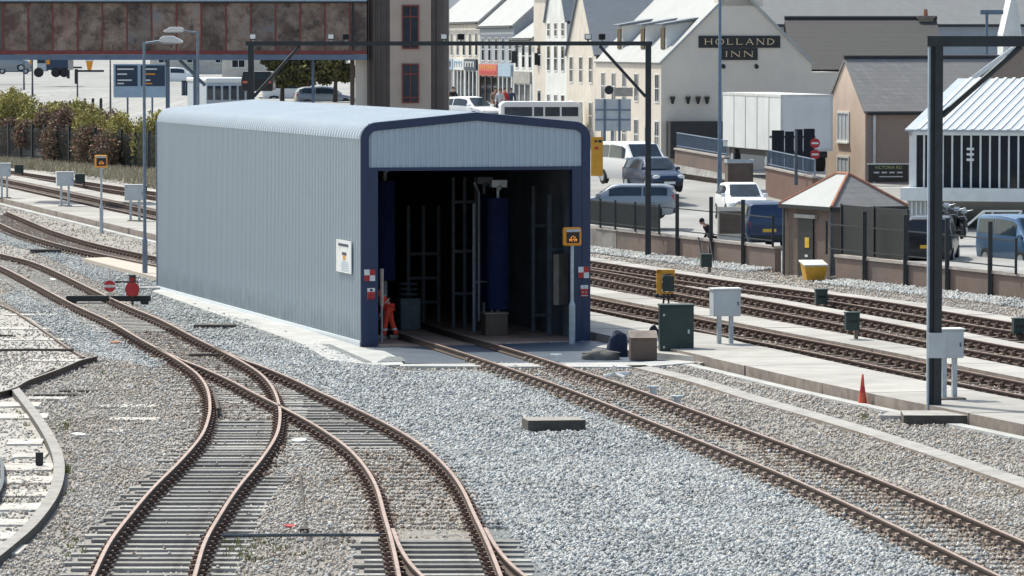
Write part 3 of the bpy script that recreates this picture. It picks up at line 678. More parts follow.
# ---- wash equipment inside
def sp(a, b_, z=0): return p0+FX*a+FY*b_+Vector((0,0,z))
def su(px, b_):
    """distance across the shed of the point seen at this pixel column, b_ metres inside"""
    k = (px-512)/4600; o_ = p0+FY*b_; return (k*o_.y-o_.x)/(FX.x-k*FX.y)
def brush(a, b_, z0, z1, r, lab):
    root = thing('wash_brush', lab, 'brush', sp(a,b_,0), SA)
    s = MB(); n = 40; m_ = 24; rb = random.Random(a)
    for j in range(n+1):
        z = z0+(z1-z0)*j/n
        for k in range(m_):
            rr_ = r*(1+.07*rb.uniform(-1,1)+(.04 if j%2 else 0)); t = 2*math.pi*k/m_; s.v.append((rr_*math.cos(t), rr_*math.sin(t), z))
    for j in range(n):
        for k in range(m_): s.f.append((j*m_+k, j*m_+(k+1)%m_, (j+1)*m_+(k+1)%m_, (j+1)*m_+k))
    s.f += [tuple(range(m_))[::-1], tuple(range(n*m_,(n+1)*m_))]
    s.build('bristles', M['brush'], root)
    s = MB(); s.tube([(0,0,.06),(0,0,z0+.02)], .06, 8); s.tube([(0,0,z1-.02),(0,0,z1+.35)], .05, 8); s.build('spindle', M['galv'], root)
    s = MB(); s.box(-.22,.22,-.16,.16,z1+.3,z1+.5); s.sphere((0,-.18,z1+.28),.07,8,5); s.build('motor', M['galv'], root)
brush(su(498,3.4), 3.4, .75, 3.85, .29, 'tall blue rotary wash brush standing above the brown pedestal box')
brush(su(385,5.2), 5.2, 1.5, 4.3, .27, 'blue rotary brush half hidden behind the left door post')
brush(su(484,8.), 8.0, .7, 3.8, .27, 'dim blue brush deeper inside beside the tall one')
root = thing('pump_box', 'brown plinth box under the tall blue brush', 'box', sp(su(494.5,2.9),2.9,.055), SA)
s = MB(); s.box(-.32,.32,-.25,.25,0,.60); s.build('box_body', M['brownbox'], root, bevel=.02)
s = MB(); s.box(-.34,.34,-.27,.27,.60,.64); s.build('box_lid', M['conc_riser'], root)
def frame(a, b_, wdt, h, lab, r=.05, n=2, rungs=(1.0,2.2,3.6)):
    root = thing('spray_arch', lab, 'steel frame', sp(a,b_,.055), SA)
    for k in range(n):
        s = MB(); s.box(k*wdt-r,k*wdt+r,-r,r,0,h); s.build('upright', M['galv_dull'], root)
    for z in rungs:
        s = MB(); s.box(r,(n-1)*wdt-r,-.03,.03,z-.04,z+.04); s.build('crossbar', M['galv_dull'], root)
frame(su(453,6), 6.0, .33, 4.3, 'twin upright steel frame near the middle of the shed mouth', .045, 3)
frame(su(533,3.6), 3.6, .5, 4.1, 'pale steel uprights to the right of the blue brush', .05, 2, (.5,3.0))
frame(su(549,2.2), 2.2, .45, 3.9, 'bright galvanised uprights beside the right wall', .06, 2, (2.4,))
frame(su(408,9), 9, .45, 3.4, 'dark spray frame at the left inside the shed', .05, 3, (.6,1.3,2.0))
s = MB(); s.tube([(0,0,0),(0,0,3.6)], .05, 8); s.tube([(.14,0,.3),(.14,0,3.9),(0,0,4.2)], .035, 8); s.tube([(0,0,1.4),(.5,.1,1.4),(.5,.1,.2)], .03, 8)
o = s.build('spray_pipe', M['galv'], None); o.location = sp(su(474,4.6),4.6,.055); tag(o, 'thin upright spray pipes left of the blue brush', 'pipe')
s = MB(); s.box(-.22,.22,-.1,.1,.95,2.35); o = s.build('control_panel', M['conc_riser'], None, bevel=.02); o.location = sp(su(561,1.6),1.6); o.rotation_euler = (0,0,SA+R(35)); tag(o, 'brown control panel on the right inner wall', 'panel')
s = MB(); s.tube([(0,0,.05),(0,0,1.05)], .03, 8, 0); s.tube([(0,0,1.05),(0,0,2.05)], .055, 8, 1); o = s.build('gauge_pole', [M['galv'], M['peach']]); o.location = sp(su(381.5,.75),.75); tag(o, 'pale pole just inside the left door post', 'pole')
# pallets of dim machinery at left inside
root = thing('pump_unit', 'dim pump set with hoses inside the shed behind the worker', 'pump', sp(su(408,6),6,.055), SA)
s = MB(); s.box(-.3,.3,-.3,.3,0,.9); s.build('tank', M['galv_dull'], root, bevel=.03)
s = MB()
for z in (1.0,1.15,1.3): s.tube([(.25*math.cos(t),.25*math.sin(t),z) for t in [k*math.pi/6 for k in range(13)]], .03, 6)
s.build('hose', M['galv_dull'], root)
# ---- signs on the front posts and side
def front_sign(a, z, wd, hh, lab, grid, cat='sign'):
    """red/white chequer and notice plates fixed to the navy posts; grid of cell colours, rows top to bottom"""
    root = thing('warning_sign', lab, cat, sp(a,-.06,z), SA)
    s = MB(); s.box(-wd/2,wd/2,-.012,0,-hh/2,hh/2); s.build('plate', M['white'], root)
    rr_, cc_ = len(grid), len(grid[0]); s = MB()
    for i,row in enumerate(grid):
        for j,ch in enumerate(row):
            if ch == 'R': s.box(-wd/2+wd*j/cc_, -wd/2+wd*(j+1)/cc_, -.022,-.010, hh/2-hh*(i+1)/rr_, hh/2-hh*i/rr_)
    s.build('red_square', M['red'], root); return root
front_sign(.20, 1.92, .30, .31, 'red and white chequered plate on the left navy post', ['WR','RW'])
front_sign(SW-.16, 1.92, .30, .31, 'red and white chequered plate on the right navy post', ['WR','RW'])
for a, lab in ((.24,'small red and white notice below the chequer on the left navy post'), (SW-.14,'small red and white notice below the chequer on the right navy post')):
    root = front_sign(a, 1.42, .21, .31, lab, ['W','R','R'])
    s = MB(); s.box(-.03,.03,-.03,-.021,.07,.13); s.box(-.055,-.03,-.03,-.021,-.06,-.02); s.box(.03,.055,-.03,-.021,-.06,-.02); s.box(-.09,.09,-.03,-.021,-.14,-.12); s.build('symbol', M['dirtywhite'] if a>3 else M['black'], root)
root = thing('notice_board', 'white notice with small print on the grey side wall near the front', 'notice', p0+FY*1.9+Vector((0,0,2.32)), SA)
s = MB(); s.box(-.07,-.04,-.9,.9,-.42,.46); s.build('board', M['white'], root)
s = MB()
s.box(-.078,-.069,-.6,.6,.30,.37,0); s.box(-.078,-.069,-.35,.15,.06,.14,0); s.box(-.078,-.069,-.25,.05,-.06,.05,1)
for k in range(5): s.box(-.078,-.069,-.6,.2+.1*(k%3),-.13-.055*k,-.115-.055*k,2)
s.build('print', [M['sign_blue'],M['orange'],M['sign_lightblue']], root)

# ============================================================ red discs and beam on the far track
b0 = W(65,305); b1 = W(152,304)
s = MB(); s.box(-1.32,1.32,-.09,.09,.10,.28); s.box(-1.25,-1.0,-.12,.12,.0,.12); s.box(1.0,1.25,-.12,.12,0,.12)
o = s.build('buffer_beam', M['black'], None, bevel=.02); o.location = ((b0+b1)/2); o.rotation_euler = (0,0,R(1)); tag(o, 'black stop beam laid square across the curving track', 'beam')
root = thing('stop_disc', 'small red and white disc on a thin stick above the stop beam', 'signal disc', W(110,306))
s = MB(); s.tube([(0,0,0),(0,0,.45)], .02, 6); s.tube([(0,0,.85),(0,0,1.12)], .022, 6); s.build('stick', M['peach'], root)
s = MB(); s.disc((0,-.03,.62),.20,(0,1,0),.03,24); s.build('disc', M['white'], root)
s = MB()
for sg in (1,-1):
    pts = [(.18*math.cos(t),.62+.18*math.sin(t)) for t in [R(12)+k*R(156)/10 for k in range(11)]] if sg>0 else [(.18*math.cos(t),.62+.18*math.sin(t)) for t in [R(192)+k*R(156)/10 for k in range(11)]]
    s.prism(pts, -.062,-.046,'y')
s.build('red_segment', M['red'], root)
s = MB(); s.disc((0,-.06,.62),.055,(0,1,0),.03,12); s.build('hub', M['cabinet'], root)
root = thing('stop_lamp', 'red disc lamp standing on the right end of the stop beam', 'stop lamp', W(132.5,305))
s = MB(); s.tube([(0,0,0),(0,0,.3)], .04, 6); s.box(-.13,.13,-.06,.06,.28,.34); s.build('stand', M['black'], root)
s = MB(); s.disc((0,-.05,.50),.225,(0,1,0),.05,24); s.prism([(-.2,.30),(.2,.30),(.17,.5),(-.17,.5)],-.071,-.029,'y'); s.build('disc', M['red'], root)
s = MB(); s.tube([(0,.02,.70),(0,.02,.90),(0,.02,.94)], .11, 12); s.build('lamp_housing', M['black'], root)
s = MB(); s.disc((0,-.10,.80),.08,(0,1,0),.04,16); s.build('lamp_lens', M['brick_red_dk'], root)

# ============================================================ track-side equipment
def cabinet(px, py, w_, h_, leg, lab, rz=R(12), d=.45, base=True, mat=None, z=.27, group='grey equipment cabinets on legs'):
    root = thing('equipment_cabinet', lab, 'cabinet', W(px,py,z), rz, group)
    s = MB(); s.box(-w_/2,w_/2,-d/2,d/2,leg,leg+h_); s.build('cabinet_body', mat or M['cabinet'], root, bevel=.015)
    s = MB(); s.box(-w_/2-.03,w_/2+.03,-d/2-.03,d/2+.03,leg+h_,leg+h_+.035); s.build('cabinet_top', M['white'], root)
    s = MB(); s.box(-w_/2+.03,w_/2-.03,-d/2-.014,-d/2-.002,leg+.03,leg+h_-.03); dr = s.build('door', M['cabinet'], root)
    s = MB(); s.box(w_/2-.10,w_/2-.07,-d/2-.03,-d/2-.012,leg+h_*.4,leg+h_*.55); s.build('handle', M['galv_dull'], dr)
    for sx in (-.22,.22):
        s = MB(); s.box(sx*w_-.05,sx*w_+.05,-.06,.06,0,leg); s.box(sx*w_-.09,sx*w_+.09,-.09,.09,0,.02); s.build('leg', M['galv'], root)
    if base:
        s = MB(); s.box(-.32,.32,-.25,.25,-.05,.04); s.build('footing', M['conc_riser'], root)
cabinet(725,350,.74,.70,.90,'grey cabinet on two legs between the green cabinet and the mast', z=.1, base=False)
cabinet(949,399,.55,.62,.92,'grey cabinet on legs right behind the big mast', d=.4)
cabinet(4.5,198,.62,.66,1.1,'leftmost grey cabinet on legs at the left frame edge')
cabinet(65,206,.82,.66,.98,'second grey cabinet from the left edge, beside the walkway edge')
cabinet(135,221,.88,.68,.92,'third grey cabinet from the left, nearest the lamp post', rz=R(-2))
# ground signals: small dark boxes on short posts
def gsig(px, py, top, w_, h_, lab, z=.2, side=0, stick=True):
    p = W(px,py,z); s_ = 4600/p.y
    root = thing('ground_signal', lab, 'ground signal', p, R(8), 'small dark ground signals beside the through tracks')
    ht = (py-top)/s_; w_ /= s_; h_ /= s_
    s = MB(); s.box(-w_/2,w_/2,-.13,.13,ht-h_,ht); s.box(-w_/2-.02,w_/2+.02,-.2,.13,ht-.03,ht+.01); s.build('signal_head', M['green'], root, bevel=.01)
    s = MB(); s.box(side*w_*.4-.05,side*w_*.4+.05,.14,.22,0,ht*.95); s.build('post', M['timber_brown'] if stick else M['galv'], root)
    s = MB()
    for dx in (-.22,.0,.22): s.disc((dx*w_,-.135,ht-h_*.5),.04,(0,1,0),.03,10)
    s.build('lens', M['glass'], root)
gsig(706,273,254,11,13,'small dark signal box against the brick wall below two slanting shadows',.1,1)
gsig(821,305,289,12,15,'small dark signal near the yellow bin',.15,1,False)
gsig(852,340,312,14,18,'dark signal on a rusty post between the walkways',.2,1)
gsig(1019,336,318,13,16,'dark signal cut by the right frame edge',.15)
gsig(19,178,165,9,8,'tiny dark signal near the left frame edge',.1,1)
gsig(80,188.5,174,10,9,'tiny dark signal right of the second grey cabinet',.1,1)
gsig(143,197,186,8,9,'tiny dark signal behind the third grey cabinet',.1)
# route indicator signals: square black face with orange rim on a tall grey pole
def indicator(px, py, top, size, lab, rot, z=0, digits=True):
    p = W(px,py,z); s_ = 4600/p.y; root = thing('indicator_signal', lab, 'indicator', p, rot, 'orange rimmed indicators on grey poles')
    ht = (py-top)/s_; a = size/s_
    s = MB(); s.tube([(0,0,0),(0,0,1.1)], .085, 10); s.tube([(0,0,1.1),(0,0,1.2)], .085, 10, r2=.05); s.box(-.14,.14,-.14,.14,0,.03); s.build('pole_base', M['galv'], root)
    s = MB(); s.tube([(0,0,1.2),(0,0,ht-a+.02)], .047, 10); s.build('pole', M['galv'], root)
    s = MB(); s.box(-a/2,a/2,-.08,.10,ht-a,ht); s.build('housing', M['orange'], root, bevel=.05)
    s = MB(); s.box(-a/2+.07,a/2-.07,-.10,-.075,ht-a+.08,ht-.13); s.build('face', M['black'], root)
    s = MB(); s.box(-a/2+.06,a/2-.06,-.13,-.078,ht-.12,ht-.05); s.build('hood', M['galv'], root)
    if digits:
        s = MB()
        for (x,z_) in ((-.09,-.05),(-.05,-.05),(0,-.05),(.05,-.05),(.09,-.05),(-.05,0),(0,.03),(.05,0),(-.09,-.08),(-.04,-.09),(.04,-.09),(.09,-.08)): s.disc((x,-.105,ht-a/2+z_-.02),.018,(0,1,0),.01,8)
        s.build('indicator_dots', M['amberlit'], root)
M['amberlit'] = emit_mat('amber lamps', (.8,.28,.04), .5)
indicator(572,346,227,18.5,'black square indicator with orange rim standing at the shed mouth', SA)
indicator(101.5,233,155,12.5,'black square indicator with orange rim among the far left tracks', R(10))
# green cabinet, yellow lamp, brown box, bags
root = thing('relay_cabinet', 'dark green steel cabinet standing right of the shed', 'cabinet', W(676,356,.06), R(3))
s = MB(); s.box(-.44,.44,-.25,.25,0,1.30); s.build('cabinet_body', M['green'], root, bevel=.015)
s = MB(); s.box(-.46,.46,-.28,.28,1.30,1.35); s.build('cabinet_top', M['green'], root, bevel=.01)
s = MB(); s.box(-.40,.40,-.265,-.252,.06,1.24); dr = s.build('door', M['green'], root)
s = MB(); s.box(.28,.33,-.29,-.262,.60,.70); s.build('handle', M['galv'], dr)
for z in (.22,1.05):
    s = MB(); s.box(-.36,-.31,-.285,-.262,z,z+.06); s.build('hinge', M['galv'], dr)
s = MB(); s.box(-.5,.75,-.3,.3,-.05,.0); s.box(.5,.85,-.05,.05,0,.12); s.build('plinth', M['conc_riser'], root)
root = thing('signal_lamp', 'yellow framed black lamp head rising behind the green cabinet', 'signal lamp', W(666,322,.2), R(6))
s = MB(); s.tube([(-.13,0,0),(-.05,0,.8)], .03, 6); s.tube([(.13,0,0),(.05,0,.8)], .03, 6); s.box(-.22,.2,-.04,.04,.70,.76); s.sphere((-.26,0,.76),.07,8,5); s.sphere((.2,0,.74),.07,8,5); s.build('stand', M['black'], root)
s = MB(); s.box(-.27,-.13,-.06,.06,.80,1.50); s.box(-.27,.25,-.06,.06,1.38,1.50); s.box(.19,.25,-.06,.06,1.15,1.40); s.box(-.27,.22,-.04,.04,.80,.86); s.build('yellow_frame', M['amber'], root, bevel=.02)
s = MB(); s.box(-.10,.22,-.12,.05,.88,1.32); s.build('lamp_box', M['green'], root, bevel=.02)
root = thing('brown_cabinet', 'low brown cabinet with pale sloping lid beside a dark bag', 'cabinet', W(643,360,.06), R(4))
s = MB(); s.box(-.34,.34,-.22,.25,0,.58); s.build('cabinet_body', M['brownbox'], root, bevel=.02)
s = MB(); s.prism([(-.28,.58),(.30,.58),(.30,.74),(.10,.74)], -.36,.36,'x'); s.build('lid', M['conc_riser'], root, bevel=.01)
def blob(name, lab, cat, p, rx, ry, rz_, mat, seed, rough=.18, parts=None):
    bm_s = MB(); seg, rg = 18, 12; r_ = random.Random(seed); ph = [r_.uniform(0,6.3) for _ in range(8)]
    for i in range(rg+1):
        t = math.pi/2*i/rg if rx > 0 else 0
        for k in range(seg):
            a = 2*math.pi*k/seg; f = 1+rough*(1-.5*(t > .9))*(math.sin(3*a+ph[0]+2*t)+.6*math.sin(5*a+ph[1]-3*t)+.4*math.sin(8*a+ph[2]+5*t))
            bm_s.v.append((rx*f*max(math.sin(t),0)**.6*math.cos(a), ry*f*max(math.sin(t),0)**.6*math.sin(a), rz_*max(math.cos(t),0)**.75*(1+.5*rough*math.sin(2*a+ph[3]))))
    for i in range(rg):
        for k in range(seg): bm_s.f.append((i*seg+k,(i+1)*seg+k,(i+1)*seg+(k+1)%seg,i*seg+(k+1)%seg))
    o = bm_s.build(name, mat, None, smooth=True); o.location = p; return tag(o, lab, cat)
blob('kit_bag', 'dark navy holdall slumped against the brown cabinet', 'bag', W(618,356,.06), .27,.3,.62, M['navy_cloth'], 3)
blob('tarpaulin', 'grey tarpaulin heap at the foot of the right shed post', 'tarpaulin', W(601,359,.06), .48,.5,.24, M['sack'], 8, .22)
blob('plastic_bag', 'small bright blue bag between the brown and green cabinets', 'bag', W(655,349,.06), .10,.1,.22, M['bluebag'], 4)
blob('kit_bag', 'black bag leaning behind the brown cabinet', 'bag', W(654,345,.06), .17,.2,.5, M['cloth_dark'], 9)
# white rail clamps on the shed track
for x, y, lab in ((556,366,'white rail clamp on the shed track nearest the shed'),(653,399,'middle white rail clamp on the shed track'),(677,409,'white rail clamp furthest from the shed')):
    s = MB(); s.tube([(0,-.1,.0),(0,-.1,.30)], .085, 10); s.box(-.14,.14,-.16,.0,.26,.31); s.box(-.12,.12,-.14,.08,0,.08)
    o = s.build('rail_clamp', M['cabinet'], None, bevel=.01); o.location = W(x,y); tag(o, lab, 'rail clamp', 'white clamps on the shed track')
s = MB(); s.tube([(-.25,0,.05),(0,.1,.12),(.25,-.1,.04)], .05, 6); s.tube([(-.02,.05,.1),(.02,-.1,.35)], .05, 6); s.tube([(.1,.2,.1),(.35,.4,.1)], .06, 6); o = s.build('pipe_scrap', M['white']); o.location = W(614,379); tag(o, 'white scraps of pipe on ballast just below the apron kerb', 'pipe scrap')
# traffic cone
root = thing('traffic_cone', 'faded red orange traffic cone on the ballast', 'traffic cone', W(862.5,405))
s = MB(); s.box(-.15,.15,-.15,.15,0,.035); s.build('cone_base', M['cone'], root, bevel=.01)
s = MB(); s.tube([(0,0,.03),(0,0,.28)], .105, 20, r2=.07, cap=False); s.tube([(0,0,.42),(0,0,.70)], .049, 20, r2=.022); s.build('cone_body', M['cone'], root, smooth=True)
s = MB(); s.tube([(0,0,.28),(0,0,.42)], .07, 20, r2=.049, cap=False); s.build('cone_band', M['red'], root, smooth=True)
# mast foundation blocks
block('mast_foundation', 'dark faced concrete block in front of the big mast', 'foundation', 940, 425.5, 1.55, 1.3, .22, None, rz=R(-2), mats=[M['timber_dark'],M['conc_grey']])
block('foundation_block', 'grey concrete step left of the big mast foot', 'concrete block', 905, 407, 1.1, 1.2, .26, None, rz=R(2), mats=[M['timber_dark'],M['conc_grey']])
block('foundation_block', 'low concrete slab between the cone and the mast', 'concrete block', 897, 421, .75, 1.0, .12, M['conc_grey'], rz=R(-15))
block('foundation_block', 'dark slotted step where the pad meets the walkway', 'concrete block', 742, 365, 1.0, .9, .16, M['timber_dark'], rz=R(-2))

# ============================================================ floodlight gantries
def floodlight(x, y, z, lab, white=True, sgn=1):
    root = thing('floodlight', lab, 'floodlight', (x,y,z), 0, 'floodlights along the long gantry beam')
    s = MB(); s.box(-.13,.13,-.16,.12,.06,.29); s.build('housing', M['black'], root, bevel=.03)
    s = MB(); s.box(-.10,.10,-.18,-.161,.10,.26); s.build('lens', M['lampwhite'] if white else M['glass'], root)
    s = MB(); s.box(-.04,.04,-.04,.04,0,.09); s.build('bracket', M['galv'], root)
gm = W(648,258); gl = P(251,44,gm.y); gz_ = P(648,44,gm.y).z
root = thing('signal_gantry', 'long slim dark steel gantry spanning the tracks behind the shed', 'gantry', (gm.x,gm.y,0))
LX = gl.x-gm.x
s = MB(); s.box(-.11,.11,-.11,.11,0,gz_-.06); s.box(-.2,.2,-.2,.2,0,.06); s.build('post', M['mast'], root)
s = MB(); s.box(LX-.11,LX+.11,-.11,.11,0,gz_-.06); s.build('post', M['mast'], root)
s = MB(); s.box(LX-.2,.14,-.09,.09,gz_-.06,gz_+.10); s.build('beam', M['mast'], root)
s = MB(); s.tube([(-1.85,0,gz_-.07),(-.1,0,gz_-2.0)], .06, 8); s.build('brace', M['mast'], root)
s = MB(); s.tube([(LX+1.85,0,gz_-.07),(LX+.1,0,gz_-2.0)], .06, 8); s.build('brace', M['mast'], root)
for px, lab, wh in ((253,'single small white floodlight at the left end of the long gantry',1),(331,'white faced floodlight on the gantry in front of the bridge',1),(346,'black floodlight on the gantry in front of the bridge',0),(444,'white faced floodlight on the gantry against the tower edge',1),(461,'black floodlight on the gantry just right of the tower',0),(588,'white faced floodlight on the gantry above the street signs',1),(602,'black floodlight near the right brace of the long gantry',0)):
    q = P(px,40,gm.y); floodlight(q.x, gm.y, gz_+.10, lab, wh)
g2 = W(934,412.5,.1); z2 = P(934,42,g2.y).z
root = thing('catenary_mast', 'thick dark steel mast with cantilever beam at the right', 'mast', (g2.x,g2.y,0))
s = MB(); s.box(-.02,.15,-.13,.13,.0,z2-.1); s.box(-.12,-.02,-.05,.05,0,z2-.1); s.build('post', M['mast'], root)
s = MB(); s.box(-.16,-.122,-.13,.13,0,z2-.1); s.build('flange', M['mast_lit'], root)
s = MB(); s.box(-.19,4.4,-.10,.10,z2-.1,z2+.13); s.build('beam', M['mast'], root)
s = MB(); s.tube([(.14,0,z2-1.6),(1.85,0,z2-.1)], .065, 8); s.build('brace', M['mast'], root)
s = MB(); s.box(.06,.10,-.02,.02,z2-1.5,z2-.1); s.build('cable', M['galv'], root)
s = MB(); s.box(-.15,.22,-.20,-.135,1.3,1.85); s.build('junction_box', M['cabinet'], root, bevel=.01)
# ============================================================ lamp posts
def lamp_post(px, py, top, headdir, lab, head=1.0, z=0, armL=.6, r=.075, py_world=None):
    p = W(px,py,z) if py_world is None else py_world; s_ = 4600/p.y; ht = (py-top)/s_ if py_world is None else P(px,top,p.y).z-p.z
    root = thing('lamp_post', lab, 'lamp post', p, 0)
    s = MB(); s.tube([(0,0,0),(0,0,1.3),(0,0,1.4),(0,0,ht)], [r*1.25,r*1.25,r*.8,r*.7], 10); s.build('column', M['pole'], root)
    s = MB(); s.tube([(0,0,ht-.05),(headdir*armL,0,ht+.03)], .04, 8); s.build('arm', M['pole'], root)
    x0, x1 = headdir*armL, headdir*(armL+head)
    s = MB(); prof = [(x0,.02),(x0,.16),(x0+.15*headdir,.24),(x1-.35*headdir,.24),(x1,.06),(x1-.02*headdir,.0)]
    if headdir < 0: prof = prof[::-1]
    s.prism([(a,ht-.03+b_) for a,b_ in prof][::1], -.16, .16, 'y'); hd = s.build('lamp_head', M['dirtywhite'], root, bevel=.03)
    s = MB(); s.box(min(x0,x1)+.1,max(x0,x1)-.1,-.12,.12,ht-.055,ht-.032); s.build('lamp_lens', M['galv'], hd)
lamp_post(145,277.5,42,1,'tall grey lamp post by the rear left corner of the shed', head=.82, armL=.55)
lp = Vector((-14.6,214,0)); lamp_post(199,0,31.5,-1,'lamp post behind the shed with its head pointing left', head=.95, armL=.65, r=.09, py_world=lp)
# ============================================================ boundary wall, fences
def seg_frame(a, b_): 
    d = Vector((b_[0]-a[0], b_[1]-a[1], 0)); return d.length, math.atan2(d.y, d.x)
wpts = [(-2.0,205),(3.5,181.8),(9.5,164.1),(11.2,157.6),(16.07,144.4),(20.8,130.5)]
root = thing('boundary_wall', 'brown brick retaining wall with pale coping along the railway', 'wall', (wpts[0][0],wpts[0][1],0))
o0 = Vector((*wpts[0],0))
for i,(a,b_) in enumerate(zip(wpts[:-1], wpts[1:])):
    if i == 2: continue
    L_, an = seg_frame(a,b_); hz = .84
    s = MB(); s.box(0,L_,-.12,.12,-.2,hz); w_ = s.build('wall_section', M['render_grey'] if i == 0 else M['brick'], root); w_.location = Vector((*a,0))-o0; w_.rotation_euler = (0,0,an)
    s = MB(); s.box(-.01,L_+.01,-.17,.17,hz,hz+.09); s.build('coping', M['coping'], w_)
# a grey stained section near the shed
a, b_ = Vector((3.5,181.8,0)), Vector((9.5,164.1,0)); dW = (b_-a).normalized(); nW = Vector((dW.y,-dW.x,0)); nW = nW if nW.x < 0 else -nW
s = MB(); ang = math.atan2(dW.y,dW.x)
s.box(0,5.2,-.14,.14,-.1,.838); w_ = s.build('wall_section', M['render_grey'], root); w_.location = a-dW*3.0-o0; w_.rotation_euler = (0,0,ang)
# railings: tall posts and thin rails standing in front of the wall
root = thing('railing', 'black post and rail fence along the top of the brick wall', 'railing', (3.5,181.8,0))
def wall_at(px):
    """point on the wall line seen at this pixel column"""
    for (x0,y0),(x1,y1) in zip(wpts[:-1], wpts[1:]):
        k = (px-512)/4600; den = (x1-x0)-k*(y1-y0)
        t = (k*y0-x0)/den if den else -1
        if 0 <= t <= 1: return Vector((x0+(x1-x0)*t, y0+(y1-y0)*t, 0))
    return Vector((wpts[-1][0], wpts[-1][1], 0))
off_ = Vector((3.5,181.8,0)); plist = [592,605,620,640,664,682,716,748,778,832,870,911,953,996,1022]
pp = []
for px in plist:
    q = wall_at(px)+nW*.19; pp.append(q); big = px in (682,716,748,870,911,996,953)
    s = MB(); r = .07 if big else .04; s.box(-r,r,-r,r,0 if big else .9,2.5 if big else 2.05); o = s.build('post', M['mast'], root); o.location = q-off_
for i in range(len(pp)-1):
    if plist[i] in (778,): continue
    L_, an = seg_frame(pp[i], pp[i+1])
    for z in (1.12, 1.95):
        s = MB(); s.box(0,L_,-.018,.018,z-.02,z+.02); o = s.build('rail', M['mast'], root); o.location = pp[i]-off_; o.rotation_euler = (0,0,an)
# mesh infill behind the first bays (dark, see-through bars)
for i in range(0,4):
    L_, an = seg_frame(pp[i], pp[i+1]); s = MB(); x = 0
    while x < L_: s.box(x,x+.035,-.012,.012,1.0,1.98); x += .10
    o = s.build('bar_panel', M['mast'], root); o.location = pp[i]-off_; o.rotation_euler = (0,0,an)
# dark rods that draw the slanting shadows down the wall
for px in (705,716):
    q = wall_at(px)+nW*.25; s = MB(); s.tube([(0,0,.95),tuple(nW*.25+dW*1.1)], .03, 6); o = s.build('shadow_rod', M['mast']); o.location = q
    tag(o, 'thin dark rod drawing a shadow slanting down the brick wall, %s of the pair below the dark figure' % ('left' if px==705 else 'right'), 'shadow line')
# dark screen panels behind the wall right of the hut
q0, q1 = wall_at(836)-nW*.25, wall_at(902)-nW*.25; L_, an = seg_frame(q0,q1)
root = thing('screen_panel', 'black boarded screen on the wall beside the brick hut', 'screen', q0, an)
s = MB(); s.box(0,L_,-.03,.03,.94,2.62); s.build('board', M['black'], root)
for x in (0, L_*.5, L_):
    s = MB(); s.box(x-.04,x+.04,-.07,-.03,.93,2.66); s.build('post', M['mast'], root)
# palisade fence far left
for fi,(a,b_) in enumerate([((-47,360),(-36,322)),((-36,322),(-22.3,290)),((-22.3,290),(-15,259))]):
    L_, an = seg_frame(a,b_); root = thing('palisade_fence', ['dark palisade fence beyond the left edge','dark palisade fence below the yellow bushes','dark palisade fence running behind the shed'][fi], 'fence', (a[0],a[1],0), an)
    n = int(L_/2.75)+1
    for k in range(n+1):
        x = min(k*2.75, L_); s = MB(); s.box(x-.09,x+.09,-.09,.09,0,2.7); s.build('post', M['mast'], root)
        if k < n and x < L_:
            s = MB(); xe = min(x+2.75,L_); 
            for z in (.5,2.2): s.box(x,xe,-.03,.03,z-.04,z+.04)
            xx = x+.08
            while xx < xe-.05: s.box(xx,xx+.055,-.05,-.032,.06,2.45); xx += .21
            s.build('pale_panel', M['mast'], root)

# ============================================================ houses
def house(name, label, cat, loc, rz, L, D, he, hr, wall, roof, ridge='x', over=.25, group=None, ridge_tile=None, gut=True, base=-1.5, thick=.12):
    """gabled house; local x along the front, y into the plot"""
    root = thing(name, label, cat, loc, rz, group); s = MB()
    if ridge == 'x':
        s.prism([(0,base),(D,base),(D,he),(D/2,hr),(0,he)], 0, L, 'x')
    else:
        s.prism([(0,base),(L,base),(L,he),(L/2,hr),(0,he)][::-1], 0, D, 'y')
    s.build('wall', wall, root)
    def P3(a,b_,z): return (a,b_,z) if ridge == 'x' else (b_,a,z)
    A_, B_ = (L, D) if ridge == 'x' else (D, L); sl_ = (hr-he)/(B_/2)
    rf = None
    for sg in (0,1):
        e = -over if sg == 0 else B_+over; ze = he-over*sl_
        q = [P3(-.12,e,ze+.14),P3(A_+.12,e,ze+.14),P3(A_+.12,B_/2,hr+.14),P3(-.12,B_/2,hr+.14)]
        s = MB(); s.slab(q, thick); r_ = s.build('roof_slope', roof, root); rf = rf or r_
    s = MB(); v0 = P3(-.14,B_/2,hr+.17); v1 = P3(A_+.14,B_/2,hr+.17); s.tube([v0,v1], .11, 8); s.build('ridge', ridge_tile or M['slate_dark'], root)
    if gut:
        for e in (-over-.06, B_+over+.06):
            s = MB(); s.tube([P3(0,e,he-over*sl_+.02),P3(A_,e,he-over*sl_+.02)], .06, 6); s.build('gutter', M['black'], root)
    return root
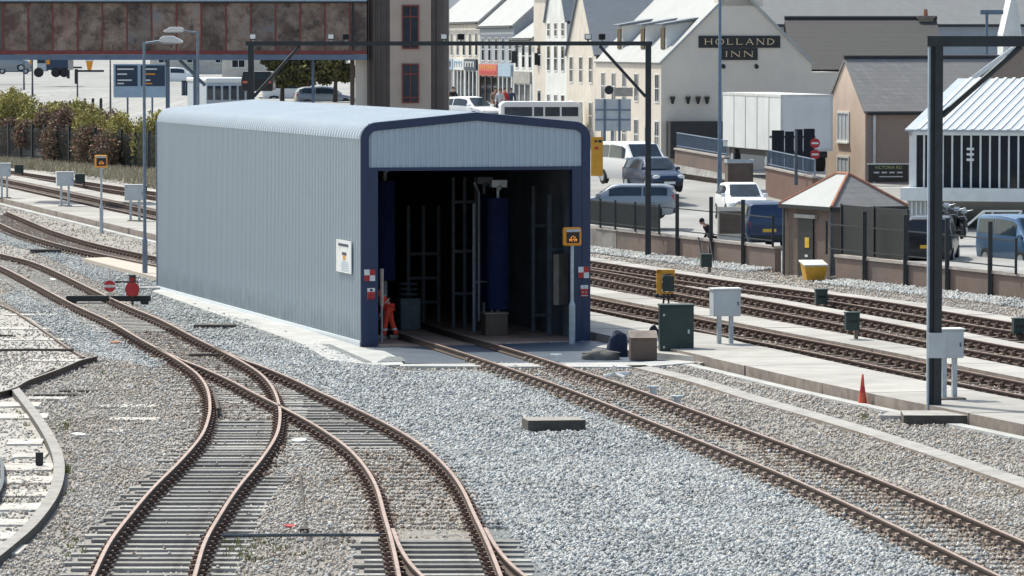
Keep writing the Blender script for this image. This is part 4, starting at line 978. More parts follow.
def window(root, face, u, z, w_, h_, L=0, D=0, frame=None, pane=None, nx_=2, nz_=2, sill=True, ft=.06, proud=.05, off=0):
    """window on a local wall; face front (y=0), right (x=L), left (x=0)"""
    def tr(a, d, zz): return {'front': (u+a, -d, zz), 'right': (L+d, u+a, zz), 'left': (-d, u-a, zz), 'back': (u-a, D+d, zz)}[face]
    def bx(s, a0, a1, d0, d1, z0, z1):
        d0 += off; d1 += off
        vs = [tr(a,d,zz) for zz in (z0,z1) for d in (d0,d1) for a in (a0,a1)]
        s.add(vs, [(0,2,3,1),(4,5,7,6),(0,1,5,4),(2,6,7,3),(0,4,6,2),(1,3,7,5)])
    s = MB()
    bx(s,-w_/2-ft,-w_/2,.004,proud,z-ft,z+h_+ft); bx(s,w_/2,w_/2+ft,.004,proud,z-ft,z+h_+ft); bx(s,-w_/2,w_/2,.004,proud,z+h_,z+h_+ft); bx(s,-w_/2,w_/2,.004,proud,z-ft,z)
    for k in range(1,nx_): x = -w_/2+w_*k/nx_; bx(s,x-.03,x+.03,.012,proud-.01,z,z+h_)
    for k in range(1,nz_): zz = z+h_*k/nz_; bx(s,-w_/2,w_/2,.011,proud-.012,zz-.025,zz+.025)
    if sill: bx(s,-w_/2-.12,w_/2+.12,.004,proud+.08,z-ft-.07,z-ft-.005)
    f_ = s.build('window', frame or M['white'], root)
    s = MB(); bx(s,-w_/2,w_/2,.003,.010,z,z+h_); s.build('pane', pane or M['glass'], f_)
    return f_
def door(root, u, w_, h_, mat, fr=None):
    s = MB(); s.box(u-w_/2,u+w_/2,-.05,-.004,0,h_); d_ = s.build('door', mat, root); s = MB(); s.box(u-w_/2-.08,u-w_/2,-.07,-.002,0,h_+.08); s.box(u+w_/2,u+w_/2+.08,-.07,-.002,0,h_+.08); s.box(u-w_/2,u+w_/2,-.07,-.002,h_,h_+.08); s.build('door_frame', fr or M['white'], d_)
    return d_
def chimney(root, x, y, z0, z1, sx=.9, sy=.6, mat=None, pots=2):
    s = MB(); s.box(x-sx/2,x+sx/2,y-sy/2,y+sy/2,z0,z1); s.box(x-sx/2-.06,x+sx/2+.06,y-sy/2-.06,y+sy/2+.06,z1,z1+.14); c = s.build('chimney', mat or M['cream_lt'], root)
    for k in range(pots):
        s = MB(); xx = x+(k-(pots-1)/2)*.4; s.tube([(xx,y,z1+.14),(xx,y,z1+.5)], .13, 8, r2=.10); s.build('chimney_pot', M['terracotta'], c)
# street terrace: local x runs towards the camera along the street, local y into the plots
ST = Vector((7.45,230,0)); sdir = Vector((-.163,.987,0)); srz = math.atan2(-.987,.163)
def street(t): return ST+sdir*t
def szz(t): return [float(v) for v in [np.interp(230+.987*t, [225,232,287,330],[1.75,1.9,4.0,4.3])]][0]
# --- the inn
L_inn = 18.; D_inn = 7.7; zb = 1.85; q = street(L_inn); q.z = zb
inn = house('inn', 'cream inn with big gable carrying gold letters on black boards', 'inn', q, srz, L_inn, D_inn, 5.35, 9.15, M['cream'], M['slate_lit'], 'x', .12, gut=False)
for k, u in enumerate((2.2,5.2,8.2,11.5,14.6,17.0)):
    window(inn, 'front', u, 3.4, .95, 1.35, proud=.03, sill=False); 
    if k not in (1,4): window(inn, 'front', u, .95, 1.0, 1.45, proud=.03, sill=False)
door(inn, 5.2, 1.0, 2.1, M['bluecar']); door(inn, 14.6, 1.0, 2.1, M['blackcar'])
s = MB(); s.box(0,L_inn,-.10,-.0,.02,.55); s.build('plinth', M['conc_riser'], inn)
for u in (4.0, 10.5, 15.8):   # dormers on the street slope
    z0 = 5.9; s = MB(); s.prism([(.55,z0),(3.2,z0),(3.2,z0+1.75),(.55,z0+1.35)], u-.75, u+.75, 'x'); dm = s.build('dormer', M['white_render'], inn)
    s = MB(); s.slab([(u-1.0,.3,z0+1.42),(u+1.0,.3,z0+1.42),(u+1.0,3.4,z0+1.95),(u-1.0,3.4,z0+1.95)], .1); s.build('dormer_roof', M['slate'], dm)
    s = MB(); s.box(u-.5,u+.5,.50,.545,z0+.15,z0+1.2); s.build('dormer_window', M['glass'], dm)
chimney(inn, L_inn-.5, D_inn/2+.2, 8.2, 11.4, 1.0, 2.3, M['cream'], 3)
# gable boards in local x = L_inn plane, u = y
def gboard(px0, px1, py0, py1):
    """rectangle on the gable seen at these pixels -> local (y0,y1,z0,z1)"""
    n_ = Vector((math.cos(srz), math.sin(srz), 0)); o_ = ST+Vector((0,0,zb)); out = []
    for px,py in ((px0,py1),(px1,py0)):
        dx,dy,dz = ray(px,py); d = Vector((dx,dy,dz)); c0 = Vector((0,0,H)); t = (o_-c0).dot(n_)/d.dot(n_); pt = c0+d*t
        ly = (pt-o_).dot(Vector((-math.sin(srz), math.cos(srz), 0))); out.append((ly, pt.z-zb))
    return out[0][0], out[1][0], out[0][1], out[1][1]
SER = {'H': [((0,0),(0,1)),((.62,0),(.62,1)),((0,.5),(.62,.5))], 'I': [((0,0),(0,1))], 'N': [((0,0),(0,1)),((.66,0),(.66,1)),((0,1),(.66,0))],
       'L': [((0,0),(0,1)),((0,.04),(.5,.04))], 'D': [((0,0),(0,1))], 'A': [((0,0),(.34,1)),((.34,1),(.68,0)),((.15,.35),(.53,.35))], 'O': []}
WID = {'H':.62,'I':0,'N':.66,'L':.5,'D':.6,'A':.68,'O':.78}
def serif_word(word, y0, y1, z0, z1, parent, x):
    h = z1-z0; gap = .44; tot = sum(WID[c] for c in word)+gap*(len(word)-1); k = (y1-y0)/(tot*h); 
    s = MB(); u = y0; th = .145*h
    def stroke(a, b_, w_): 
        d = Vector((b_[0]-a[0], b_[1]-a[1])); l = d.length; n_ = Vector((-d.y, d.x))/l*w_/2
        s.prism([(a[0]-n_.x,a[1]-n_.y),(b_[0]-n_.x,b_[1]-n_.y),(b_[0]+n_.x,b_[1]+n_.y),(a[0]+n_.x,a[1]+n_.y)][::1], x, x+.03, 'x')
    for c in word:
        wd = WID[c]*h*k
        for (a0,b0),(a1,b1) in SER[c]:
            pa = (u+a0*h*k, z0+b0*h); pb = (u+a1*h*k, z0+b1*h); vert = a0 == a1
            stroke(pa, pb, th if (vert and c != 'N') or (c in 'N' and not vert) or (c == 'A' and a0 > .3) else th*.55)
            if vert or c == 'A':
                for (sx, sz) in ((pa[0],pa[1]),(pb[0],pb[1])):
                    if c == 'A' and sz > z0+.5*h: continue
                    stroke((sx-.14*h, sz+(.03*h if sz < z0+.5*h else -.03*h)), (sx+.14*h, sz+(.03*h if sz < z0+.5*h else -.03*h)), .06*h)
        if c == 'L': stroke((u+.5*h*k, z0), (u+.5*h*k, z0+.24*h), .06*h)
        if c in 'OD':
            n = 20; cx_ = u+wd/2 if c == 'O' else u; rx = wd/2 if c == 'O' else wd
            ang = [2*math.pi*i/n for i in range(n)] if c == 'O' else [-math.pi/2+math.pi*i/n for i in range(n+1)]
            P_ = [(cx_+rx*math.cos(t), z0+h/2+h*.49*math.sin(t)) for t in ang]
            if c == 'O': P_.append(P_[0])
            for a_, b2 in zip(P_[:-1], P_[1:]): stroke(a_, b2, th*(.55+.45*abs(((a_[0]+b2[0])/2-cx_)/rx)))
        u += wd+gap*h*k
    s.build('lettering', M['gold'], parent)
for (a,b_,c,d_), word, pad in (((698.5,780,35.8,47.8),'HOLLAND',7),((720.5,757.5,48.2,60),'INN',6)):
    y0,y1,z0,z1 = gboard(a,b_,c,d_); s = MB(); s.box(L_inn+.004,L_inn+.07,y0,y1,z0,z1); bd = s.build('name_board', M['black'], inn)
    serif_word(word, y0+pad*.048, y1-pad*.048, z0+.16, z1-.14, bd, L_inn+.075)
for px in (722,755):
    y0,y1,z0,z1 = gboard(px-2.5,px+2.5,64,69); s = MB(); s.box(L_inn,L_inn+.35,(y0+y1)/2-.02,(y0+y1)/2+.02,z1-.04,z1); s.sphere((L_inn+.38,(y0+y1)/2,(z0+z1)/2),.12,8,5); s.build('sign_lamp', M['black'], inn)
for i, px in enumerate((672,687.5,697.5,706.5)):
    y0,y1,z0,z1 = gboard(px-2.8,px+2.8,97,104); yc = (y0+y1)/2; wd = (y1-y0)/2
    root = thing('hanging_basket', ['first','second','third','fourth'][i]+' dark hanging basket from the left on the inn gable', 'basket', inn.matrix_basis @ Vector((L_inn+.16,yc,z0)), srz, 'hanging baskets on the inn gable')
    s = MB(); s.tube([(0,0,0),(0,0,z1-z0)], .05, 10, r2=wd); s.build('basket', M['black'], root)
    s = MB(); s.sphere((0,0,z1-z0),wd*.95,10,6,0,(1,1,.5)); s.build('planting', M['shrub'], root)
# low dark block at the inn gable foot
y0,y1,z0,z1 = gboard(666,722,121,146); s = MB(); s.box(L_inn+.1,L_inn+1.1,y0,y1,z0-.6,z1); o = s.build('dark_block', M['black'], None); o.location = inn.location; o.rotation_euler = (0,0,srz); tag(o, 'low dark block against the inn gable', 'shed')
y0,y1,z0,z1 = gboard(816,841,72,150)
s = MB(); s.box(L_inn-4,L_inn-.01,D_inn-.1,y1,-1,z1); o = s.build('side_wing', M['cream'], inn)
# --- wing behind the inn with long dark roof facing the camera (world pixel placed ends)
def roofhouse(name, label, pxl, pxr, ye, yr, Y, dy, wall, roof, zbase, base=-2):
    a = P(pxl,ye,Y); b_ = P(pxr,ye,Y); rdg = P(pxl,yr,Y+dy/2)
    return house(name, label, 'house', (a.x,Y,zbase), 0, b_.x-a.x, dy, a.z-zbase, rdg.z-zbase, wall, roof, 'x', .2, base=base)
h1 = roofhouse('long_house', 'long house with dark coursed slate roof behind the inn', 792, 942, 70, 21, 240, 9, M['cream'], M['slate_dark'], 2.2)
chimney(h1, 7.35, 4.5, 6.0, 7.3, .8, .6, M['conc_riser'], 1)
h2 = roofhouse('far_house', 'far grey roofed terrace filling the top right corner', 752, 1090, 24, -42, 290, 12, M['grey_render'], M['slate_pale'], 3.2)
chimney(h2, 4.9, 5.5, 7.2, 9.0, .8, .8, M['conc_riser'], 1); 
# --- terrace further along the street
def terr(t1, t0, label, he, hr, wall, roof, ridge, D=8):
    q = street(t1); q.z = szz((t0+t1)/2)-.1
    return house('terrace_house', label, 'house', q, srz, t1-t0, D, he, hr, wall, roof, ridge, .15, group='terraced buildings along the shopping street')
N2 = terr(27,18.02,'house with blue slate roof next to the inn',5.0,9.0,M['cream_lt'],M['slate'],'y',9)
N3 = terr(34,27.02,'taller white house with dark roof in the street',6.6,10.4,M['white_render'],M['slate'],'y',9)
N4 = terr(38,34.02,'narrow cream house with tall chimney stack',8.2,9.4,M['cream_lt'],M['slate_lit'],'x',7)
N5 = terr(45,38.02,'white corner shop with hanging lamps',5.2,8.2,M['white_render'],M['slate_lit'],'x',8)
N6 = terr(58,45.02,'shop with red and yellow fascia',5.6,9.6,M['grey_render'],M['slate_lit'],'x',9)
N7 = terr(76,58.02,'cream shop with blue and white fascia beside the tower',5.6,9.6,M['cream_lt'],M['slate_lit'],'x',9)
chimney(N4, 3.0, 1.0, 8.3, 12.5, 1.8, 1.0, M['cream_lt'], 3)
for hs, Lh in ((N2,8.98),(N3,6.98),(N4,3.98),(N5,6.98),(N6,12.98),(N7,17.98)):
    n = max(1, int(Lh/2.3)); up = 3.5 if hs in (N2,N5,N6,N7) else 3.8
    for k in range(n):
        u = Lh*(k+.5)/n; window(hs, 'front', u, up, .95, 1.35, frame=M['white'], nx_=1, proud=.03, sill=False)
        if hs in (N2,N3,N4): window(hs, 'front', u, 1.0, .95, 1.4, nx_=1, proud=.03, sill=False)
        if hs is N3 and n: window(hs, 'front', u, 5.6 if False else 5.75, .8, .7, nx_=1, proud=.03, sill=False)
def shopfront(hs, u0, u1, fmat, label_mat, text=None, deco=0):
    s = MB(); s.box(u0,u1,-.14,-.01,2.55,3.25); fa = s.build('fascia', fmat, hs)
    s = MB(); r_ = random.Random(u0)
    if deco == 1:
        for k in range(7): x = u0+.4+(u1-u0-.8)*k/7; s.box(x,x+.3,-.17,-.145,2.75+.25*(k%2),3.1)
    if deco == 2:
        for k in range(9): x = u0+.25+(u1-u0-.5)*k/9; s.box(x,x+.22,-.17,-.145,2.98,3.12+.05*(k%2))
        s2 = MB(); s2.box(u0+.3,u1-.3,-.165,-.146,2.66,2.86); s2.build('fascia_band', M['red'], fa)
    if deco: s.build('fascia_lettering', label_mat, fa)
    n = 3
    for k in range(n):
        a = u0+(u1-u0)*k/n+.12; b_ = u0+(u1-u0)*(k+1)/n-.12; s = MB(); s.box(a,b_,-.05,-.01,.55,2.45); s.build('shop_window', M['glass'], hs)
    s = MB()
    for k in range(n+1): x = u0+(u1-u0)*k/n; s.box(x-.11,x+.11,-.10,-.0,0,2.55)
    s.box(u0,u1,-.09,-.0,0,.5); s.build('shop_frame', M['white'] if deco != 2 else M['brownbox'], hs)
shopfront(N7, 2.0, 7.5, M['sign_lightblue'], M['sign_blue'], deco=1)
shopfront(N7, 7.9, 12.2, M['white'], M['sign_lightblue'], deco=1)
shopfront(N7, 12.6, 17.2, M['sign_blue'], M['white'], deco=1)
shopfront(N6, .4, 7.4, M['sign_red'], M['yellow'], deco=2)
shopfront(N6, 7.8, 12.6, M['sign_lightblue'], M['orange'], deco=0)
shopfront(N5, .5, 6.4, M['conc_grey'], M['white'], deco=0)
# backdrop houses climbing behind the street
hb1 = house('hill_house', 'long pale roofed house on the hill behind the shops', 'house', (-8.2,330,4), R(4), 20, 10, 5.5, 10.5, M['cream_lt'], M['slate_lit'], 'x', .2)
hb2 = house('hill_house', 'dark roofed house on the hill behind the white gable', 'house', (9,300,3.5), R(0), 15, 10, 6.0, 11.5, M['grey_render'], M['slate'], 'x', .2)
hb3 = house('hill_house', 'large brown roofed hall far behind the inn chimney', 'house', (18,345,3.5), R(0), 40, 12, 8, 13.5, M['grey_render'], M['slate_mix'], 'x', .2)
# small brown pane chimney etc right top
root = thing('dormer_tower', 'thin white gable end standing at the top right', 'gable', P(1003,62,262))
s = MB(); s.prism([(0,-2),(1.15,-2),(1.15,1.0),(.62,4.3),(0,1.6)][::-1], 0, 3, 'y'); s.build('wall', M['white_render'], root)
s = MB(); s.box(-1.0,-.85,0,.15,-2,2.9); s.box(-1.3,0,-.1,.2,2.7,2.95); s.build('frame', M['bluebeam'], root)
# ============================================================ cottage
cA0 = P(866,167,215); cz = cA0.z
cot = house('cottage', 'brown pebbledash cottage with peach gable and mottled slate roof', 'cottage', (cA0.x,215,cz), R(13), 7.6, 6.3, 2.55, 4.95, M['pebble'], M['slate_mix'], 'x', .12, ridge_tile=M['slate_dark'])
s = MB(); s.prism([(0,-1.5),(6.3,-1.5),(6.3,2.55),(3.15,4.95),(0,2.55)], -.05,-.004,'x'); s.build('gable_render', M['peach'], cot)
window(cot, 'left', 3.4, 1.2, 1.7, 1.25, nx_=3, nz_=1, ft=.10, off=.05, pane=M['cloth_lblue']); window(cot, 'left', 3.4, -.55, 1.7, .9, nx_=3, nz_=1, ft=.10, off=.05, pane=M['cloth_lblue'])
s = MB(); s.tube([(.38,-.08,-1.5),(.38,-.08,2.5)], .07, 8); s.box(.30,7.6,-.08,-.01,2.42,2.52); s.build('downpipe', M['dirtywhite'], cot)
q = P(868.5,182,212); root = thing('name_sign', 'dark board with green and white lettering below the cottage wall', 'sign', q, R(6))
s = MB(); s.box(0,1.85,0,.06,0,.80); s.build('board', M['black'], root); s = MB(); s.box(-.05,1.95,-.03,.08,.80,.86); s.build('board_edge', M['cabinet'], root)
lettering('VICTORIA RD.', .15, M['signgreen'], 'lettering', root, (.95,-.012,.66), (R(90),0,0), .004)
s = MB()
for i in range(4): s.box(.25+.36*i,.50+.36*i,-.012,-.002,.40,.47)
s.box(.5,1.6,-.012,-.002,.22,.27); s.build('small_print', M['cabinet'], root)
# ============================================================ glazed showroom
g0 = P(909,187,190); zs = g0.z
show = thing('showroom', 'white glazed showroom with ribbed metal roof raised on a white deck', 'showroom', (g0.x,190,zs), R(-21))
Ls = 9.2; hg = (187-135)/24.2
s = MB(); s.box(.12,Ls,.10,7,0,hg); s.build('glazed_wall', M['glass'], show)
s = MB(); s.box(0,Ls,-.05,.16,hg,hg+.22); s.box(0,.16,-.05,7,hg,hg+.22); s.box(0,.3,0,.24,-.3,hg); s.build('eaves_frame', M['white'], show)
x = .62
k = 0
while x < Ls:
    s = MB(); s.box(x-.035,x+.035,.05,.099,0,hg); s.build('mullion', M['white'], show); x += .40; k += 1
s = MB(); zc = hg+.23; rise = 2.05; run = 8; ribs = []
for i in range(int(Ls/.36)+1):
    x = i*.36; s.box(0,0,0,0,0,0) if False else None
q = [(-.15,-.15,zc),(Ls,-.15,zc),(Ls,run,zc+rise),(-.15,run,zc+rise)]; s.slab(q,.08); s.build('roof_sheet', M['metal_white'], show)
s = MB()
for i in range(1,25):
    x0_ = i*.38; f0 = 0; y1_ = run
    z1_ = zc+rise*(y1_+.15)/(run+.15); s.slab([(x0_,-.15,zc+.05),(x0_+.12,-.15,zc+.05),(x0_+.12,y1_,z1_+.05),(x0_,y1_,z1_+.05)], .05)
s.build('roof_ribs', M['white'], show)
s = MB()
for dx in (0,.36,.72): pass
for zz in (1.1,1.32,1.54): s.box(2.45,2.75,-.0,.06,zz,zz+.1)
s.build('vent', M['white'], show)
s = MB(); s.box(-.25,Ls,-.45,7.2,-.55,-.01); s.build('deck_edge', M['white'], show, bevel=.02)
s = MB(); s.prism([(-.2,-.56),(6,-.56),(6,-1.9),(3.0,-1.9)], 1.1, Ls, 'x'); s.build('soffit', M['conc_pale'], show)
s = MB(); s.box(-.2,1.1,.4,6,-2.6,-.56); 
s.build('base_wall', M['metal_white'], show)
s = MB()
for i in range(7): s.box(-.2+i*.19,-.13+i*.19,.36,.40,-2.5,-.6)
s.build('base_ribs', M['white'], show)
gh = P(990,85,205); 
q = (gh.x,205,3.2); hh = house('gabled_house', 'brown gabled house with white bargeboards at the right edge', 'house', (gh.x-.6,206,3.0), R(-4), 5.0, 7, P(985,82,206).z-3.0, P(1050,40,206).z-3.0, M['pebble'], M['slate'], 'y', .15, gut=False)
s = MB(); _L, _e, _r = 5.0, P(985,82,206).z-3.0, P(1050,40,206).z-3.0
for a_, b2 in (((-.25,_e-.1),(_L/2,_r+.02)),((_L/2,_r+.02),(_L+.25,_e-.1))): s.prism([a_,b2,(b2[0],b2[1]+.24),(a_[0],a_[1]+.24)], -.2,-.15,'y')
s.build('bargeboard', M['white'], hh)
# handrail ramp under the showroom
root = thing('handrail', 'white tubular handrail under the showroom deck', 'handrail', P(985,232,187))
s = MB(); 
for x0_,z0_,x1_,z1_ in ((-.75,.25,-.05,.85),(-.05,.85,1.5,.85),(1.5,.85,1.1,.45)): s.tube([(x0_,0,z0_),(x1_,0,z1_)], .045, 6)
s.build('rail', M['white'], root)
for x0_,z0_ in ((-.75,.25),(-.05,.85),(1.45,.85),(.3,.85)):
    s = MB(); s.tube([(x0_,0,-.8),(x0_,0,z0_)], .04, 6); s.build('post', M['white'], root)
# ============================================================ brick hut
hc = W(833,280); hut = thing('brick_hut', 'small brown brick hut with hipped slate roof and terracotta hips', 'hut', hc, R(25))
hx, hy = 2.72, 3.5; hw_ = (280-208)/(4600/hc.y)
s = MB(); s.box(0,hx,0,hy,-.1,hw_); s.build('wall', M['brick_hut'], hut)
e = .15; zr = hw_+.04; zp = zr+1.10; ra, rb_ = 1.4, 2.15
cs = [(-e,-e,zr),(hx+e,-e,zr),(hx+e,hy+e,zr),(-e,hy+e,zr)]; pk = [(hx/2,ra,zp),(hx/2,rb_,zp)]
for q, m_, nm in (((cs[0],cs[1],pk[0]),'slate_mix','roof_slope'),((cs[3],cs[0],pk[0],pk[1]),'slate_lit','roof_slope'),((cs[1],cs[2],pk[1],pk[0]),'slate_mix','roof_slope'),((cs[2],cs[3],pk[1]),'slate_lit','roof_slope')):  # sunlit side painted as whiter slate, front slope left grey
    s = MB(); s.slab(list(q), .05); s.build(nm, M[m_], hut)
s = MB()
for a, b_ in ((cs[0],pk[0]),(cs[1],pk[0]),(cs[2],pk[1]),(cs[3],pk[1]),(pk[0],pk[1])): s.tube([a,b_], .07, 6)
s.build('ridge_tiles', M['terracotta'], hut)
s = MB(); s.box(-e,hx+e,-e-.05,-e,zr-.14,zr-.02); s.box(-e-.05,-e,-e,hy+e,zr-.14,zr-.02); s.build('gutter', M['black'], hut)
s = MB(); s.box(-.06,-.004,1.35,2.45,0,2.05); dr = s.build('door', M['black'], hut)
s = MB(); s.box(-.075,-.061,1.6,1.9,1.05,1.4,0); s.box(-.075,-.061,1.7,1.9,.72,.8,1); s.build('door_notice', [M['yellow'],M['white']], dr)
s = MB(); s.box(-.10,-.002,1.15,2.65,2.07,2.2); s.build('door_lintel', M['conc_pale'], hut)
s = MB(); s.tube([(-.1,3.4,0),(-.1,3.4,zr-.1)], .05, 6); s.build('downpipe', M['galv_dull'], hut); s = MB(); s.tube([(-.08,-.02,0),(-.08,-.02,zr-.1)], .06, 6); s.build('downpipe', M['galv_dull'], hut)
# grit bin
root = thing('grit_bin', 'yellow plastic grit bin with pale lid by the hut door', 'bin', W(813.5,280.5), R(12))
s = MB(); v = [(-.30,-.25,0),(.30,-.25,0),(.30,.25,0),(-.30,.25,0),(-.40,-.33,.50),(.40,-.33,.50),(.40,.33,.62),(-.40,.33,.62)]; s.add(v,[(0,3,2,1),(4,5,6,7),(0,1,5,4),(1,2,6,5),(2,3,7,6),(3,0,4,7)]); s.build('bin_body', M['yellow_bin'], root, bevel=.02)
s = MB(); s.slab([(-.43,-.36,.56),(.43,-.36,.56),(.43,.38,.70),(-.43,.38,.70)], .06); s.build('lid', M['dirtywhite'], root, bevel=.01)
blob('rubble_sack', 'grey rubble heap right of the yellow bin', 'rubble', W(838,281), .4,.4,.18, M['sack'], 14)

# ============================================================ footbridge and tower
by = 232.; A_ = P(-25,54,by); B_ = P(367,54,by); bz = A_.z; s_ = 4600/by
br = thing('footbridge', 'enclosed brown glazed footbridge with red mullions high over the railway', 'bridge', (A_.x,by,bz)); Lb = B_.x-A_.x; hb = (54-3)/s_; mp = 24.7/s_
s = MB(); s.box(0,Lb,0,3.2,.0,hb); s.build('shell', M['tower_dark'], br)
s = MB(); s.box(0,Lb,-.06,3.26,-.02,.17); s.build('sill_beam', M['redframe'], br)
s = MB(); s.box(0,Lb,-.10,3.3,-.30,-.03); s.build('girder', M['bluebeam'], br)
s = MB(); s.box(-.2,Lb,-.25,3.45,hb,hb+.07,0); s.box(-.2,Lb,-.22,3.4,hb+.07,hb+.30,1); s.build('roof_edge', [M['black'],M['bluebeam_lt']], br)
x = P(3.5,54,by).x-A_.x; k = 0
while x < Lb-.2:
    s = MB(); s.box(x+.035,min(x+mp-.035,Lb-.02),-.022,-.002,.17,hb-.01); s.build('glass_panel', M['bridgeglass'], br)
    s = MB(); s.box(x-.035,x+.035,-.045,-.001,.17,hb); s.build('mullion', M['redframe'], br); x += mp
s = MB(); s.box(Lb-.75,Lb-.66,-.05,.0,.17,hb); s.build('mullion', M['black'], br)
for px, pxr, mt, nm in ((361.5,6,'cream','pier'),(352.5,2.2,'brownbox','pier')):
    q = P(px,60,by+1.2); s = MB(); w_ = pxr/s_; s.box(q.x-A_.x-w_,q.x-A_.x+w_,1.0-w_,1.0+w_,-bz+1.2,-.3); s.build(nm, M[mt], br)
for px in (166,):
    q = P(px,60,by); s = MB(); x0_ = q.x-A_.x; s.box(x0_-.1,x0_+.1,1,1.2,-bz,-.3); s.tube([(x0_+.6,1.1,-.3),(x0_+1.9,1.1,-1.6)], .09, 6); s.box(x0_+1.3,x0_+1.6,1.0,1.2,-bz,-.3); s.build('trestle', M['bluebeam'], br)
q = P(312,60,by); s = MB(); x0_ = q.x-A_.x; s.box(x0_-.07,x0_+.07,1,1.15,-bz,-.3); s.build('trestle', M['bluebeam'], br)
tw0 = P(367,60,by); tw1 = P(448,60,by)
tw = thing('stair_tower', 'brown clad stair tower with tall red framed windows', 'tower', (tw0.x,by,0)); Wt = tw1.x-tw0.x; zt = 13.0
xa, xb = (390-367)/s_, (431-367)/s_
s = MB(); s.prism([(0,.5),(.35,.1),(xa,.0),(xb,.0),(Wt-.3,.15),(Wt,.55),(Wt,5),(0,5)], 0, zt, 'z'); s.build('core', M['tower_dark'], tw)
s = MB(); x = .1
for rng_ in ((.05,xa-.02),(xb+.02,Wt-.05)):
    x = rng_[0]
    while x < rng_[1]: s.box(x,x+.05,-.05 if .3 < x < Wt-.3 else .3,.2,0,zt); x += .28
s.build('cladding_ribs', M['tower_dark'], tw)
s = MB(); s.box(xa,xb,-.14,-.004,0,zt); s.build('bay', M['tower_tan'], tw)
for (ya,yb) in ((5,49),(63.5,103),(118,158)):
    z1_ = P(410,ya,by).z; z0_ = P(410,yb,by).z; xm = (410.5-367)/s_; wh = .86; 
    s = MB()
    for a0,a1 in ((xm-wh/2,xm-wh/2+.07),(xm+wh/2-.07,xm+wh/2),(xm-.03,xm+.03)): s.box(a0,a1,-.22,-.145,z0_,z1_)
    for zz in (z0_,z1_-.07,z0_+(z1_-z0_)*.72,z0_+(z1_-z0_)*.12): s.box(xm-wh/2+.071,xm+wh/2-.071,-.219,-.146,zz,zz+.07)
    f_ = s.build('window', M['redframe'], tw)
    s = MB(); s.box(xm-wh/2,xm+wh/2,-.165,-.142,z0_,z1_); s.build('pane', M['glass_blue'], f_)

# ============================================================ street poles and signs
def pole(px, pyb, pyt, Y, lab, r=.08, mat=None, zb=None):
    q = P(px, pyb, Y); t = P(px, pyt, Y); root = MB(); root.tube([(0,0,0),(0,0,(t.z-q.z)*.25),(0,0,t.z-q.z)], [r*1.25,r*1.0,r*.7], 8)
    o = root.build('street_pole', mat or M['pole_blue']); o.location = q; return tag(o, lab, 'pole')
pole(719.5,190,-30,205,'tall blue grey pole in front of the inn sign',.085)
pole(575.5,125,-30,262,'tall thin blue pole rising over the silver roof beside the shed',.09)
for px,pyb,pyt,Y,lab in ((32.5,97,50,345,'orange topped post left of the parked lorry'),(24,90,62,380,'thin grey post left of the lorry'),(77.5,105,72,360,'dark post below the barrier arm'),(110.5,120,60,335,'slim post left of the blue sign boards'),(796,185,130,200,'grey post in front of the black boards')):
    pole(px,pyb,pyt,Y,lab,.07,M['galv_dull'])
def board_sign(px0,px1,py0,py1,Y,lab,mat,name='road_sign',cat='sign',legs=None,border=None,rz=0,deco=None):
    a, b_ = P(px0,py1,Y), P(px1,py0,Y); root = thing(name, lab, cat, (a.x,Y,a.z), rz); wd, hh = b_.x-a.x, b_.z-a.z
    s = MB(); s.box(0,wd,0,.08,0,hh); s.build('board', border or mat, root)
    if border: s = MB(); s.box(.08,wd-.08,-.02,-.003,.08,hh-.08); s.build('face', mat, root)
    if legs:
        for f in legs: s = MB(); s.box(wd*f-.06,wd*f+.06,.085,.2,-3.2,hh*.9); s.build('leg', M['bluebeam'], root)
    if deco: deco(root, wd, hh)
    return root
def twin(root, wd, hh):
    for x0_, x1_ in ((.04,.45),(.51,.96)):
        s = MB(); s.box(wd*x0_,wd*x1_,-.03,-.002,hh*.34,hh*.96); pn = s.build('sign_panel', M['sign_blue'], root)
        s = MB(); r_ = random.Random(x0_); w0 = wd*(x1_-x0_)
        for z_ in (.85,.70,.52,.42):
            a = wd*x0_+.08*w0; 
            s.box(a,a+w0*r_.uniform(.3,.8),-.04,-.032,hh*z_-.05,hh*z_+.04, r_.choice([0,0,1]))
        s.build('marking', [M['white'],M['orange']], pn)
    
board_sign(113.5,167,64,97.5,318,'pale board with two dark blue direction panels on dark legs',M['sign_lightblue'],legs=(.26,.72),deco=twin)
for px in (126,152): pass
def bars(root, wd, hh):
    s = MB()
    for f in (.27,.68): s.box(wd*f-.05,wd*f+.05,-.05,-.002,-.6,hh)
    for f in (.35,.66): s.box(0,wd,-.04,-.003,hh*f-.03,hh*f+.03)
    s.build('rail', M['bluebeam'], root)
board_sign(595,631,99,131,222,'back of a large grey road sign with blue braces',M['cabinet'],legs=(.27,.68),deco=bars)
board_sign(591,603,137,176,205,'amber panel sign glimpsed beside the right edge of the shed',M['amber'],legs=None,deco=lambda r,w_,h_: MB().box(w_*.3,w_*.5,-.02,-.003,h_*.86,h_*.92).box(w_*.6,w_*.9,-.02,-.003,h_*.86,h_*.92).box(w_*.3,w_*.6,-.02,-.003,h_*.68,h_*.75,1).build('marking',[M['black'],M['red']],r))
